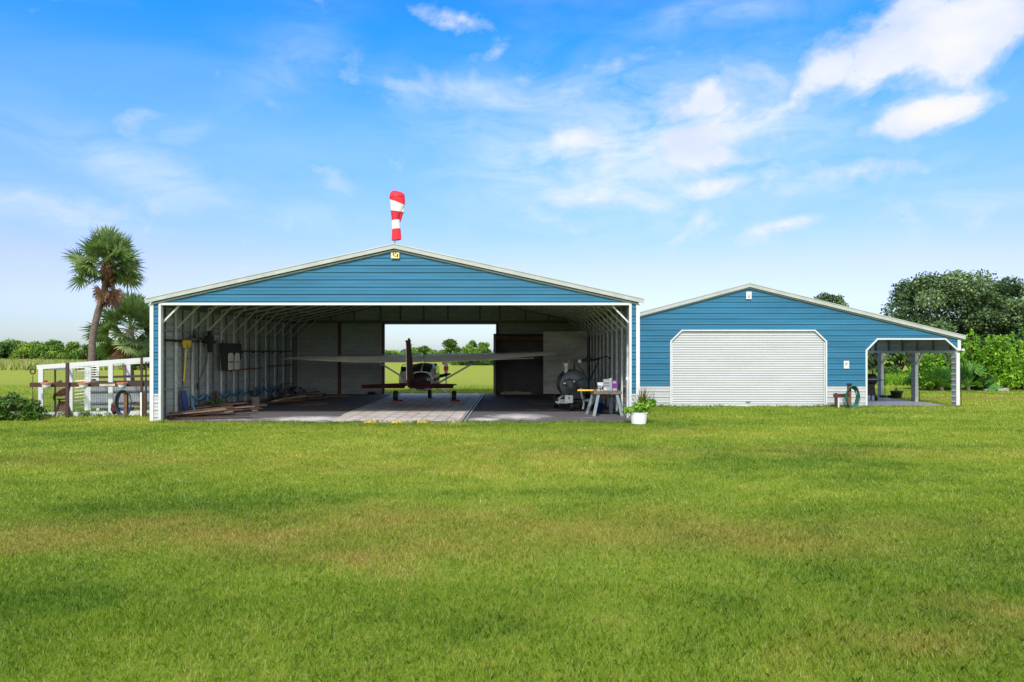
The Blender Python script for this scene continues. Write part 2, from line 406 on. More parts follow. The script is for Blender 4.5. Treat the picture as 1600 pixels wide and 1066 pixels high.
def npmesh(name, verts, faces, mat, parent=None, rndv=None, off=None, col=None):
    """verts (N,3), faces (M,k) int with constant k"""
    o0 = world_off(parent) if off is None else Vector(off)
    verts = np.asarray(verts, dtype=np.float32) - np.array(o0, dtype=np.float32)
    me = bpy.data.meshes.new(name)
    me.vertices.add(len(verts)); me.vertices.foreach_set('co', verts.ravel())
    k = faces.shape[1]; nf = len(faces)
    me.loops.add(nf * k); me.loops.foreach_set('vertex_index', faces.astype(np.int32).ravel())
    me.polygons.add(nf); me.polygons.foreach_set('loop_start', np.arange(0, nf * k, k, dtype=np.int32))
    try: me.polygons.foreach_set('loop_total', np.full(nf, k, dtype=np.int32))
    except Exception: pass
    if rndv is not None:
        at = me.attributes.new('rnd', 'FLOAT', 'POINT'); at.data.foreach_set('value', np.asarray(rndv, dtype=np.float32))
    if col is not None:
        at = me.attributes.new('col', 'FLOAT_COLOR', 'POINT'); at.data.foreach_set('color', np.concatenate([col, np.ones((len(col), 1))], 1).astype(np.float32).ravel())
    me.materials.append(M[mat]); me.update(calc_edges=True)
    o = bpy.data.objects.new(name, me); COL.objects.link(o); o.parent = parent
    return o

def foliage(name, clumps, n, size, mat, parent, aspect=2.0, shell=0.55, up=0.0, rs=nrs, cvar=0.45, bias=0.0):
    """clumps: list of (cx,cy,cz,rx,ry,rz); n leaves in all"""
    C = np.array(clumps, dtype=np.float64)
    wt = C[:, 3] * C[:, 5]; wt /= wt.sum()
    idx = rs.choice(len(C), n, p=wt)
    d = rs.normal(size=(n, 3)); d /= np.linalg.norm(d, axis=1)[:, None]
    rad = shell + (1 - shell) * rs.rand(n) ** 0.6
    rad *= 1 + 0.12 * rs.normal(size=n)
    P = C[idx, :3] + d * C[idx, 3:6] * rad[:, None]
    P[:, 2] = np.maximum(P[:, 2], 0.03)
    a = rs.normal(size=(n, 3)) + np.array([0, 0, up]); a /= np.linalg.norm(a, axis=1)[:, None]
    b = np.cross(a, rs.normal(size=(n, 3)) + 0.8 * d); b /= np.linalg.norm(b, axis=1)[:, None] + 1e-9
    s = size * (0.6 + 0.8 * rs.rand(n))[:, None]
    h = a * s * 0.5; w = b * s * 0.5 / aspect
    V = np.stack([P - h, P + w, P + h, P - w], axis=1).reshape(-1, 3)
    Fc = np.arange(n * 4).reshape(n, 4)
    cr = rs.rand(len(C))
    rv = np.clip((1 - cvar) * rs.rand(n) + cvar * cr[idx] + bias, 0, 1)
    return npmesh(name, V, Fc, mat, parent, np.repeat(rv, 4))

# ------------------------------------------------------------------ camera, sun, sky
cam = bpy.data.cameras.new('camera'); co = bpy.data.objects.new('camera', cam); COL.objects.link(co)
co.location = (0, 0, CAMH); co.rotation_euler = (R(90), 0, 0)
cam.lens = 24.0; cam.sensor_width = 36.0; cam.shift_y = (HOR - 533.0) / 1600.0
cam.clip_start = 0.1; cam.clip_end = 20000
scene.camera = co

SUN_EL, SUN_AZ = R(43), R(-12)      # behind the camera, a little to the left
S = Vector((math.sin(SUN_AZ) * math.cos(SUN_EL), -math.cos(SUN_AZ) * math.cos(SUN_EL), math.sin(SUN_EL)))
sl = bpy.data.lights.new('sun', 'SUN'); so = bpy.data.objects.new('sun', sl); COL.objects.link(so)
sl.energy = 3.1; sl.angle = R(6); sl.color = (1.0, 0.95, 0.87)
so.rotation_euler = S.to_track_quat('Z', 'Y').to_euler(); so.location = (0, -20, 40)

def build_world():
    w = bpy.data.worlds.new('World'); scene.world = w; w.use_nodes = True
    nt = w.node_tree; nt.nodes.clear()
    out = N(nt, 'ShaderNodeOutputWorld'); bg = N(nt, 'ShaderNodeBackground'); bg.inputs['Strength'].default_value = 0.10
    sky = N(nt, 'ShaderNodeTexSky'); sky.sky_type = 'NISHITA'; sky.sun_disc = False
    sky.sun_elevation = SUN_EL; sky.sun_rotation = math.pi - SUN_AZ
    sky.air_density = 1.0; sky.dust_density = 0.4; sky.ozone_density = 2.0
    tc = N(nt, 'ShaderNodeTexCoord').outputs['Generated']
    sp = N(nt, 'ShaderNodeSeparateXYZ'); L(nt, tc, sp.inputs[0])
    az = mth(nt, 'ARCTAN2', sp.outputs[0], sp.outputs[1])
    el = mth(nt, 'ARCSINE', sp.outputs[2])
    hs = N(nt, 'ShaderNodeHueSaturation'); hs.inputs['Saturation'].default_value = 1.35; hs.inputs['Value'].default_value = 1.0
    L(nt, sky.outputs[0], hs.inputs['Color'])
    grade = ramp(nt, mth(nt, 'DIVIDE', el, 1.5708), [(0.0, (0.56, 0.70, 1.10)), (0.027, (0.76, 0.78, 1.08)), (0.078, (1.40, 0.985, 1.17)), (0.19, (1.55, 1.50, 1.58)), (0.275, (0.50, 1.50, 1.87)), (0.6, (1.0, 1.2, 1.4))])
    base = mixc(nt, 1.0, hs.outputs[0], grade, 'MULTIPLY')
    cv = N(nt, 'ShaderNodeCombineXYZ'); L(nt, az, cv.inputs[0]); L(nt, el, cv.inputs[1])
    uv = cv.outputs[0]
    # wispy + billowy noises in azimuth/elevation space
    wisp = noise(nt, mapping(nt, uv, (2.2, 6.5, 1), (0.3, 0.1, 0), (0, 0, R(-18))), 3.2, 9, 0.62, 0.8)
    bill = noise(nt, mapping(nt, uv, (1, 1.5, 1), (3.1, 0.7, 0)), 9.0, 10, 0.60, 0.3)
    wide = noise(nt, mapping(nt, uv, (1.0, 3.0, 1), (1.3, 4.1, 0)), 1.8, 6, 0.55, 0.5)
    wq = N(nt, 'ShaderNodeTexNoise'); wq.inputs['Scale'].default_value = 7.0; wq.inputs['Detail'].default_value = 5
    L(nt, uv, wq.inputs['Vector'])
    qs = N(nt, 'ShaderNodeSeparateXYZ'); L(nt, wq.outputs['Color'], qs.inputs[0])
    azw = mth(nt, 'ADD', az, mth(nt, 'MULTIPLY_ADD', qs.outputs[0], 0.10, -0.05))
    elw = mth(nt, 'ADD', el, mth(nt, 'MULTIPLY_ADD', qs.outputs[1], 0.07, -0.035))
    def blobs(lst):
        acc = None
        for (px, py, rx, ry, rot, w_) in lst:
            a0 = math.atan((px - 800) / F); e0 = math.atan((HOR - py) / math.hypot(F, px - 800))
            ra = rx / F * math.cos(a0) ** 2; re = ry / F * math.cos(a0)
            da = mth(nt, 'SUBTRACT', azw, a0); de = mth(nt, 'SUBTRACT', elw, e0)
            c, s_ = math.cos(R(rot)), math.sin(R(rot))
            u = mth(nt, 'DIVIDE', mth(nt, 'ADD', mth(nt, 'MULTIPLY', da, c), mth(nt, 'MULTIPLY', de, s_)), ra)
            v = mth(nt, 'DIVIDE', mth(nt, 'SUBTRACT', mth(nt, 'MULTIPLY', de, c), mth(nt, 'MULTIPLY', da, s_)), re)
            d = mth(nt, 'ADD', mth(nt, 'MULTIPLY', u, u), mth(nt, 'MULTIPLY', v, v))
            g = mth(nt, 'MULTIPLY', mth(nt, 'POWER', 2.718, mth(nt, 'MULTIPLY', d, -0.9)), w_)
            acc = g if acc is None else mth(nt, 'MAXIMUM', acc, g)
        return acc
    solid = blobs([(1490, 35, 150, 56, 14, 1.4), (1410, 85, 115, 42, 22, 1.05), (1305, 120, 62, 32, 20, 0.85), (1560, 20, 80, 45, 20, 1.2), (1450, 182, 105, 24, 12, 0.92), (1380, 205, 50, 20, 20, 0.7),
                   (1085, 150, 95, 30, 5, 0.62), (1100, 215, 130, 42, 18, 0.70), (905, 215, 85, 24, -4, 0.62), (1248, 165, 30, 24, 0, 0.5), (685, 16, 58, 13, 0, 0.5), (768, 68, 22, 13, 15, 0.5),
                   (1040, 250, 110, 36, 20, 0.58), (960, 310, 120, 24, -10, 0.56), (1130, 288, 160, 18, -6, 0.5), (1370, 268, 130, 20, -5, 0.55), (1235, 355, 70, 12, 10, 0.5), (60, 318, 110, 14, -4, 0.36)])
    thin = blobs([(990, 235, 270, 112, 0, 1.15), (760, 160, 140, 32, -8, 0.8), (230, 265, 200, 38, -12, 0.75), (60, 320, 170, 26, -5, 0.8), (330, 300, 160, 28, -12, 0.55), (1300, 280, 260, 40, 0, 0.55), (1440, 150, 150, 40, 10, 0.35), (450, 90, 60, 110, -50, 0.35),
                  (1130, 20, 160, 26, 0, 0.5), (1500, 320, 160, 20, 0, 0.5), (480, 340, 120, 26, 0, 0.4), (290, 200, 60, 20, 30, 0.4)])
    sm = mth(nt, 'ADD', solid, mth(nt, 'MULTIPLY_ADD', bill, 2.1, -1.10))
    sf = ramp(nt, sm, [(0.14, (0, 0, 0)), (0.38, (0.30, 0.30, 0.30)), (0.62, (0.86, 0.86, 0.86)), (1.0, (1, 1, 1))])
    tm = mth(nt, 'MULTIPLY', thin, ramp(nt, wisp, [(0.28, (0, 0, 0)), (0.66, (1, 1, 1))]))
    gen = mth(nt, 'MULTIPLY', ramp(nt, wide, [(0.48, (0, 0, 0)), (0.80, (1, 1, 1))]), 0.30)
    tf = mth(nt, 'MULTIPLY', mth(nt, 'MAXIMUM', tm, gen), 0.80)
    # shade inside thick clouds: greyer undersides
    cshade = ramp(nt, noise(nt, mapping(nt, uv, (1, 1.8, 1), (0.4, 0.55, 0)), 5.0, 6, 0.5), [(0.36, (4.9, 5.4, 6.5)), (0.50, (5.9, 6.1, 6.6)), (0.60, (6.5, 6.45, 6.4))])
    c1 = mixc(nt, tf, base, (5.5, 6.2, 7.2))
    c2 = mixc(nt, sf, c1, cshade)
    # added, unseen broken white cloud overhead and behind the camera; whitens ambient light
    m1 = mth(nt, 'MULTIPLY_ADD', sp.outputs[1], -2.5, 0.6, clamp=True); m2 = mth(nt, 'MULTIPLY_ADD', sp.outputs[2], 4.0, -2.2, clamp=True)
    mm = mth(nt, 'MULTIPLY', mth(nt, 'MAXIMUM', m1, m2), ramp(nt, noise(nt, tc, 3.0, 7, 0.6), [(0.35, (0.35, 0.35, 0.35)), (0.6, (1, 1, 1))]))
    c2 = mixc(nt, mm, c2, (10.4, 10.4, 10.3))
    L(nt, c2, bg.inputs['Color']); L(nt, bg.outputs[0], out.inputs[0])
build_world()

scene.view_settings.view_transform = 'Standard'; scene.view_settings.look = 'None'
scene.view_settings.gamma = 1; scene.view_settings.exposure = 0.6
scene.cycles.max_bounces = 6; scene.cycles.diffuse_bounces = 4; scene.cycles.glossy_bounces = 2; scene.cycles.transmission_bounces = 3
scene.cycles.use_denoising = True

# ------------------------------------------------------------------ ground
def ground():
    gx = np.concatenate([[-3000, -1200, -500, -250, -150, -100, -75], np.arange(-55, 55.01, .3), [75, 100, 150, 250, 500, 1200, 3000]])
    gy = np.concatenate([[-300, -60, -20, -5], np.arange(0, 62, .25), [66, 72, 80, 95, 120, 170, 260, 450, 900, 2000, 5000]])
    XX, YY = np.meshgrid(gx, gy); x = XX.ravel(); y = YY.ravel(); nx, ny = len(gx), len(gy)
    i = (np.arange(ny - 1)[:, None] * nx + np.arange(nx - 1)[None, :]).ravel()
    Fc = np.stack([i, i + 1, i + nx + 1, i + nx], 1)
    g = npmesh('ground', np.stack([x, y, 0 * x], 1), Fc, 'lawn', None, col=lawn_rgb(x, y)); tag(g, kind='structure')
ground()

HX0, HX1, HY0, HY1 = X(236, 21.55), X(998, 21.55), 21.55, 36.2     # hangar
fl = MB().box(HX0 + .02, HX1 - .02, HY0 + 0.02, HY1 + .3, -0.2, 0.03).build('hangar_floor', 'gravel'); tag(fl, kind='structure')
PX0, PX1 = -6.02, -1.66
pv = MB().add([(PX0 + .35, HY0 - 0.05, 0.042), (PX1, HY0 - 0.05, 0.042), (PX1, HY1 + 0.4, 0.042), (PX0 - .2, HY1 + 0.4, 0.042), (PX0, 26, 0.042), (PX0 + .05, 24.2, .042)], [(0, 1, 2, 3, 4, 5)]).build('paving', 'pavers'); tag(pv, kind='structure')
# painted edge blocks
xs = [545, 569, 585, 608, 634, 645, 652, 670, 693, 705, 722]
cols = ['black', 'yellow', 'wood_pale', 'yellow', 'stone', 'black', 'stone', 'yellow', 'black', 'stone']
cols = ['galv_dark', 'yellow', 'stone', 'yellow', 'stone', 'galv_dark', 'yellow', 'galv_dark', 'stone', 'stone']
xs = [546, 570, 590, 613, 632, 645, 652, 669, 692, 704, 720]
et = thing('edging', 'low painted kerb blocks, yellow, black and pale, along the front edge of the pavers', 'kerb', (X(632, 21.5), 21.45, 0))
for a, b, c in zip(xs, xs[1:], cols):
    MB().box(X(a, 21.45) + .004, X(b, 21.45) - .004, 21.38, 21.49, -0.02, 0.066).build('kerb_block', c, et)
rail = thing('metal_rail', 'pale metal door track running back along the right edge of the pavers', 'rail', (PX1, HY0, 0.04))
MB().box(PX1 + .03, PX1 + .09, HY0 - .1, HY1, 0.03, 0.075).build('track', 'tin', rail)
MB().box(PX1 + .15, PX1 + .20, HY0 - .1, HY1, 0.03, 0.065).build('track', 'tin', rail)

# ------------------------------------------------------------------ the hangar
PKX = (HX0 + HX1) / 2; EZ = 3.90; PZ = Z(384, HY0)
slope = (PZ - EZ) / (PKX - HX0)
def roofz(x): return PZ - abs(x - PKX) * slope
def gl(z): return HX0 if z <= EZ - .1 else min(PKX, HX0 + (z - (EZ - .1)) / slope)
def gr(z): return HX1 if z <= EZ - .1 else max(PKX, HX1 - (z - (EZ - .1)) / slope)
OX0, OX1, OZ = X(252, HY0), X(983, HY0), Z(477, HY0)
WZ = 0.915
hg = thing('hangar', 'large open-fronted blue metal aircraft hangar with white trim and shallow gable roof', 'hangar', (PKX, HY0, 0))
m = MB()
m.corr((0, HY0, 0), (1, 0, 0), (0, 0, 1), (0, -1, 0), OZ, PZ - .12, gl, gr, breaks=[EZ - .1])
m.corr((0, HY0, 0), (1, 0, 0), (0, 0, 1), (0, -1, 0), WZ, OZ, lambda z: HX0, lambda z: OX0)
m.corr((0, HY0, 0), (1, 0, 0), (0, 0, 1), (0, -1, 0), WZ, OZ, lambda z: OX1, lambda z: HX1)
m.build('front_wall', 'blue', hg)
m = MB()   # inner face of front wall
m.corr((0, HY0 + .03, 0), (1, 0, 0), (0, 0, 1), (0, 1, 0), OZ, PZ - .14, lambda z: gl(z) + .03, lambda z: gr(z) - .03, breaks=[EZ - .1], depth=-.015)
m.corr((0, HY0 + .03, 0), (1, 0, 0), (0, 0, 1), (0, 1, 0), 0, OZ, lambda z: HX0 + .02, lambda z: OX0, depth=-.015)
m.corr((0, HY0 + .03, 0), (1, 0, 0), (0, 0, 1), (0, 1, 0), 0, OZ, lambda z: OX1, lambda z: HX1 - .02, depth=-.015)
m.build('front_liner', 'liner', hg)
for a, b in ((HX0, OX0), (OX1, HX1)):
    MB().corr((0, HY0, 0), (1, 0, 0), (0, 0, 1), (0, -1, 0), 0, WZ, lambda z, a=a: a, lambda z, b=b: b).build('wainscot', 'white_siding', hg)
# trims
m = MB(); t = 0.075
m.box(OX0 - t, OX0, HY0 - .035, HY0 + .10, 0, OZ + t); m.box(OX1, OX1 + t, HY0 - .035, HY0 + .10, 0, OZ + t); m.box(OX0, OX1, HY0 - .037, HY0 + .10, OZ, OZ + t)
m.build('opening_trim', 'white', hg)
for x0, x1 in ((HX0 - .03, HX0 + .085), (HX1 - .085, HX1 + .03)):
    MB().box(x0, x1, HY0 - .033, HY0 + .08, 0, EZ - .16).build('corner_trim', 'white', hg)
# side walls: outside blue, inside grey liner
for side, xw, nx in ((0, HX0, -1), (1, HX1, 1)):
    d = HY1 - HY0
    MB().corr((xw, HY0, 0), (0, 1, 0), (0, 0, 1), (nx, 0, 0), 0, EZ - .1, lambda z: .08, lambda z: d, off=0.0).build('side_wall', 'blue', hg)
    MB().corr((xw - nx * .03, HY0, 0), (0, 1, 0), (0, 0, 1), (-nx, 0, 0), 0, EZ - .06, lambda z: .04, lambda z: d - .02, depth=-.018).build('wall_liner', 'liner', hg)
# roof
ov = 0.17
for sgn in (-1, 1):
    xe = (HX0 - ov) if sgn < 0 else (HX1 + ov); ze = roofz(xe)
    poly = [(xe, ze), (PKX, PZ), (PKX, PZ + .04), (xe, ze + .04)]
    if sgn > 0: poly = poly[::-1]
    MB().prism(poly, HY0 - .10, HY1 + .10).build('roof_sheet', 'roof', hg)
    ln = math.hypot(xe - PKX, ze - PZ); v = Vector((xe - PKX, 0, ze - PZ)) / ln
    nn = Vector((0, -1, 0)).cross(v); nn = nn if nn.z < 0 else -nn
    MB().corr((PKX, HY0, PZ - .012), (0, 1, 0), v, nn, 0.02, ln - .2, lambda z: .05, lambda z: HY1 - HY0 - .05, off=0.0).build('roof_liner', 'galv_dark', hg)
xl, xr = X(227, HY0 - .1), X(1006, HY0 - .1)
fh = 0.125
MB().prism([(xl, roofz(xl) + .02 - fh), (PKX, PZ + .02 - fh), (xr, roofz(xr) + .02 - fh), (xr, roofz(xr) + .02), (PKX, PZ + .02), (xl, roofz(xl) + .02)], HY0 - .135, HY0 - .102).build('fascia', 'fascia', hg)
MB().prism([(xl, roofz(xl) + .023), (PKX, PZ + .023), (xr, roofz(xr) + .023), (xr, roofz(xr) + .055), (PKX, PZ + .055), (xl, roofz(xl) + .055)], HY0 - .15, HY0 - .101).build('roof_edge', 'roof', hg)
MB().prism([(HX0 + .02, roofz(HX0) - .125 - .05), (PKX, PZ - .127 - .05), (HX1 - .02, roofz(HX1) - .125 - .05), (HX1 - .02, roofz(HX1) - .125), (PKX, PZ - .127), (HX0 + .02, roofz(HX0) - .125)], HY0 - .05, HY0 - .024).build('rake_trim', 'fascia', hg)
for sg in (-1, 1):
    xe_ = HX0 + .05 if sg < 0 else HX1 - .05; poly = [(xe_, roofz(xe_) - .16), (PKX, PZ - .16), (PKX, PZ - .012), (xe_, roofz(xe_) - .012)]
    if sg > 0: poly = poly[::-1]
    MB().prism(poly, HY1 - .024, HY1 + .045).build('gable_plate', 'galv_dark', hg)
    xa_, xb_ = (HX0 + .012, HX0 + .14) if sg < 0 else (HX1 - .14, HX1 - .012)
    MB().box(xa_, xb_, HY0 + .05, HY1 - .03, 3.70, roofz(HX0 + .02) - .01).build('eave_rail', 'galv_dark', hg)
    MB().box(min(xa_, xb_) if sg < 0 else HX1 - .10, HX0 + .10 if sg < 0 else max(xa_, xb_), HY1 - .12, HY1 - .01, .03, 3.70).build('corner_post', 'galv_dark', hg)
# frames
NF = 13
for i in range(NF):
    y = HY0 + .16 + i * 1.19
    for xw, sg in ((HX0, 1), (HX1, -1)):
        xi = xw + sg * .09
        MB().box(min(xi, xi + sg * .065), max(xi, xi + sg * .065), y - .033, y + .033, .03, 3.82).build('column', 'galv', hg)
        MB().bar((xi + sg * .05, y, 3.02), (xi + sg * 1.0, y, 3.02 + .97), .05, .05).build('knee_brace', 'galv', hg)
        xc = PKX - sg * 0.0
        MB().bar((xi, y, roofz(xi) - .09), (PKX - sg * .03, y, PZ - .09), .06, .07).build('rafter', 'galv', hg)
for i in range(NF - 1):
    y = HY0 + .16 + (i + .5) * 1.19
    for xw, sg in ((HX0, 1), (HX1, -1)):
        xi = xw + sg * .05
        MB().box(min(xi, xi + sg * .035), max(xi, xi + sg * .035), y - .022, y + .022, .03, 3.69).build('stud', 'galv_dark', hg)
for xw, sg in ((HX0, 1), (HX1, -1)):
    for z in (1.02, 2.02, 2.95):
        MB().box(min(xw + sg * .0455, xw + sg * .088), max(xw + sg * .0455, xw + sg * .088), HY0 + .1, HY1 - .1, z - .022, z + .022).build('girt', 'tin', hg)
for sg in (-1, 1):
    for k in range(1, 6):
        x = PKX + sg * k * 1.25; z = roofz(x) - .045
        MB().box(x - .04, x + .04, HY0 + .1, HY1 - .1, z - .02, z + .012).build('purlin', 'galv', hg)
# back wall
BX0, BX1, BZ = X(601, HY1), X(775, HY1), Z(505, HY1)
for nm, mat, yy, nr, dd in (('back_liner', 'liner', HY1, (0, -1, 0), .018), ('back_wall', 'blue', HY1 + .05, (0, 1, 0), .02)):
    m = MB()
    m.corr((0, yy, 0), (1, 0, 0), (0, 0, 1), nr, 0, BZ, lambda z: HX0 + .05, lambda z: BX0, depth=dd)
    m.corr((0, yy, 0), (1, 0, 0), (0, 0, 1), nr, 0, BZ, lambda z: BX1, lambda z: HX1 - .05, depth=dd)
    m.corr((0, yy, 0), (1, 0, 0), (0, 0, 1), nr, BZ, PZ - .02, lambda z: max(HX0 + .04, PKX - (PZ - .02 - z) / slope), lambda z: min(HX1 - .04, PKX + (PZ - .02 - z) / slope), breaks=[roofz(HX0) - .02, PZ - .02 - (PKX - HX0 - .04) * slope], depth=dd)
    m.build(nm, mat, hg)
MB().box(HX0 + .1, HX1 - .1, HY1 - .11, HY1 - .025, BZ - .02, BZ + .13).build('back_beam', 'galv_dark', hg)
for px in (531,):
    x = X(px, HY1); MB().box(x - .07, x + .07, HY1 - .14, HY1 - .03, .03, BZ - .02).build('back_post', 'rust_wood', hg)
for x in (BX0 - .06, BX1 + .06):
    MB().box(x - .06, x + .06, HY1 - .16, HY1 + .07, .03, BZ - .02).build('back_post', 'rust_wood', hg)
for px in (484, 517, 554, 595, 626, 662, 700, 750, 781, 821, 857, 890):
    x = X(px, HY1); MB().box(x - .035, x + .035, HY1 - .10, HY1 - .03, BZ + .135, roofz(x) - .16).build('gable_stud', 'galv_dark', hg)
MB().box(BX0 + .002, BX1 - .002, HY1 - .1, HY1 + .1, BZ - .07, BZ - .022).build('door_header', 'galv', hg)

# small yellow plate under the ridge
ps = thing('gable_sign', 'small yellow plate with dark marks under the hangar ridge', 'sign', (X(617.5, HY0), HY0 - .05, Z(399.5, HY0)))
MB().box(X(611, 21.5), X(624, 21.5), HY0 - .075, HY0 - .053, Z(404, 21.5), Z(395, 21.5)).build('plate', 'plinth_yellow', ps)
m = MB()
for a, b, c, d in ((613.6, 616.0, 395.8, 397.2), (614.2, 616.2, 398.0, 399.6), (617.2, 619.2, 395.8, 397.0), (616.8, 618.6, 400.2, 401.4), (620.2, 622.2, 397.2, 401.6)):
    m.box(X(a, 21.5), X(b, 21.5), HY0 - .083, HY0 - .076, Z(d, 21.5), Z(c, 21.5))
m.build('marks', 'black', ps)

# ------------------------------------------------------------------ windsock on the ridge
def windsock():
    Y = 21.75; t = thing('windsock', 'limp red and white banded windsock hanging on its mast above the hangar ridge', 'windsock', (X(618, Y), Y, PZ + .04))
    MB().tube([(X(617, Y), Y, PZ + .03), (X(617, Y), Y, Z(301, Y))], .022, 8).build('mast', 'galv', t)
    # main hanging sleeve: wide hooped mouth folded over the mast top, then limp down
    def sleeve(pts, name, spin=0.0):
        n = 20; vs = []; at = []
        for i, (px, py, w, dpt, al) in enumerate(pts):
            for k in range(n):
                a = 2 * math.pi * k / n
                wob = 1 + .07 * math.sin(3 * a + i * .7 + spin)
                ww = w / 2 / F * Y * wob
                # slanted bands: right side hangs lower
                zz = Z(py, Y) - math.cos(a) * (.02 if al < .1 else .09 if al < .36 else .03 if al < .45 else -.015)
                vs.append((X(px, Y) + math.cos(a) * ww, Y - .10 + math.sin(a) * dpt, zz)); at.append(al)
        fs = []
        for i in range(len(pts) - 1):
            for k in range(n):
                fs.append((i * n + k, i * n + (k + 1) % n, (i + 1) * n + (k + 1) % n, (i + 1) * n + k))
        fs.append(tuple(range(n)))
        MB().add(vs, fs).build(name, 'sock', t, smooth=True, attr=at)
    sleeve([(620.5, 299.8, 9, .05, 0), (620.8, 301, 17, .10, .02), (621, 304, 22, .14, .06), (621.3, 311, 23.5, .17, .14), (621.5, 317, 23, .16, .22), (621.6, 319, 22.5, .15, .24), (621, 325, 20, .13, .32), (620.6, 331.5, 17.5, .12, .40),
            (619.6, 338, 14, .11, .5), (619.2, 345, 13, .11, .58), (619.2, 352, 13, .10, .68), (619.6, 359, 13.2, .10, .77), (620, 368, 14.0, .10, .88), (620.2, 376, 14.8, .11, 1.0)], 'sleeve')
    sleeve([(627.5, 318, 9, .07, .24), (627.8, 325, 9, .07, .34), (627.6, 331.5, 8, .06, .40), (627, 338, 6, .045, .48), (626.6, 344, 3.4, .03, .52), (626.3, 348, .8, .01, .56)], 'folded_tail', 1.3)
    hoop = [(X(621 + 11.5 * math.cos(a), Y), Y - .10 + .17 * math.sin(a), Z(309, Y) + .02 * math.cos(a)) for a in [k * math.pi / 12 for k in range(25)]]
    MB().tube(hoop, .010, 6).build('hoop', 'red', t)
windsock()

# ------------------------------------------------------------------ garage with lean-to carport
BY = 27.9
def bx(px): return X(px, BY)
def bz(py): return Z(py, BY)
GX0 = 4.9; GX1 = bx(1353); CX1 = bx(1500); GPX = bx(1170); GPZ = bz(444.5)
zl = bz(489.5); sl1 = (GPZ - zl) / (GPX - bx(1000)); zr = bz(526); sl2 = (GPZ - zr) / (bx(1505) - GPX)
def groof(x): return GPZ - (GPX - x) * sl1 if x < GPX else GPZ - (x - GPX) * sl2
gp = GPZ - .12
def ggl(z):
    zz = gp - (GPX - GX0) * sl1
    return GX0 if z <= zz else min(GPX, GPX - (gp - z) / sl1)
def ggr(z):
    zz = gp - (CX1 - GPX) * sl2
    return CX1 if z <= zz else max(GPX, GPX + (gp - z) / sl2)
gb = thing('garage_building', 'smaller blue metal garage with white wainscot, roll-up door and lean-to carport', 'garage', (GPX, BY, 0))
DX0, DX1, DZ, DC = bx(1049), bx(1290), bz(517.5), bz(534); DCX = bx(1066) - bx(1049)
KX0, KX1, KZ, KC = bx(1355), bx(1495.5), bz(531), bz(547); KCX = bx(1371) - bx(1355); KCX2 = bx(1495.5) - bx(1477)
TW = 0.853
m = MB(); O = (0, BY, 0); U = (1, 0, 0); V = (0, 0, 1); Nn = (0, -1, 0)
top = max(DZ, KZ); 
def dl(z): return DX0 if z <= DC else DX0 + (z - DC) / (DZ - DC) * DCX
def dr(z): return DX1 if z <= DC else DX1 - (z - DC) / (DZ - DC) * DCX
def kl(z): return KX0 if z <= KC else KX0 + (z - KC) / (KZ - KC) * KCX
def kr(z): return KX1 if z <= KC else KX1 - (z - KC) / (KZ - KC) * KCX2
brk = [gp - (GPX - GX0) * sl1, gp - (CX1 - GPX) * sl2, DC, DZ, KC, KZ]
lo, hi = min(DZ, KZ), max(DZ, KZ)
m.corr(O, U, V, Nn, DZ, gp, ggl, ggr, breaks=brk)                                  # gable above door head
m.corr(O, U, V, Nn, TW, DZ, lambda z: GX0, dl, breaks=brk)
m.corr(O, U, V, Nn, TW, KZ, dr, kl, breaks=brk)
m.corr(O, U, V, Nn, KZ, DZ, dr, ggr, breaks=brk)
m.corr(O, U, V, Nn, KC, KZ, kr, lambda z: CX1, breaks=brk)
m.build('front_wall', 'blue', gb)
for a, b in ((GX0, DX0), (DX1, KX0)):
    MB().corr(O, U, V, Nn, 0, TW, lambda z, a=a: a, lambda z, b=b: b, breaks=brk).build('wainscot', 'white_siding', gb)
# carport-side inner face of front gable + garage walls
m = MB(); m.corr((GX1, BY, 0), (0, 1, 0), V, (1, 0, 0), 0, 3.35, lambda z: .02, lambda z: 7.0); m.corr((GX0, BY, 0), (0, 1, 0), V, (-1, 0, 0), 0, 3.6, lambda z: .02, lambda z: 7.0)
m.corr((0, BY + 7.0, 0), U, V, (0, 1, 0), 0, gp, ggl, lambda z: min(ggr(z), GX1), breaks=brk); m.build('side_wall', 'blue', gb)
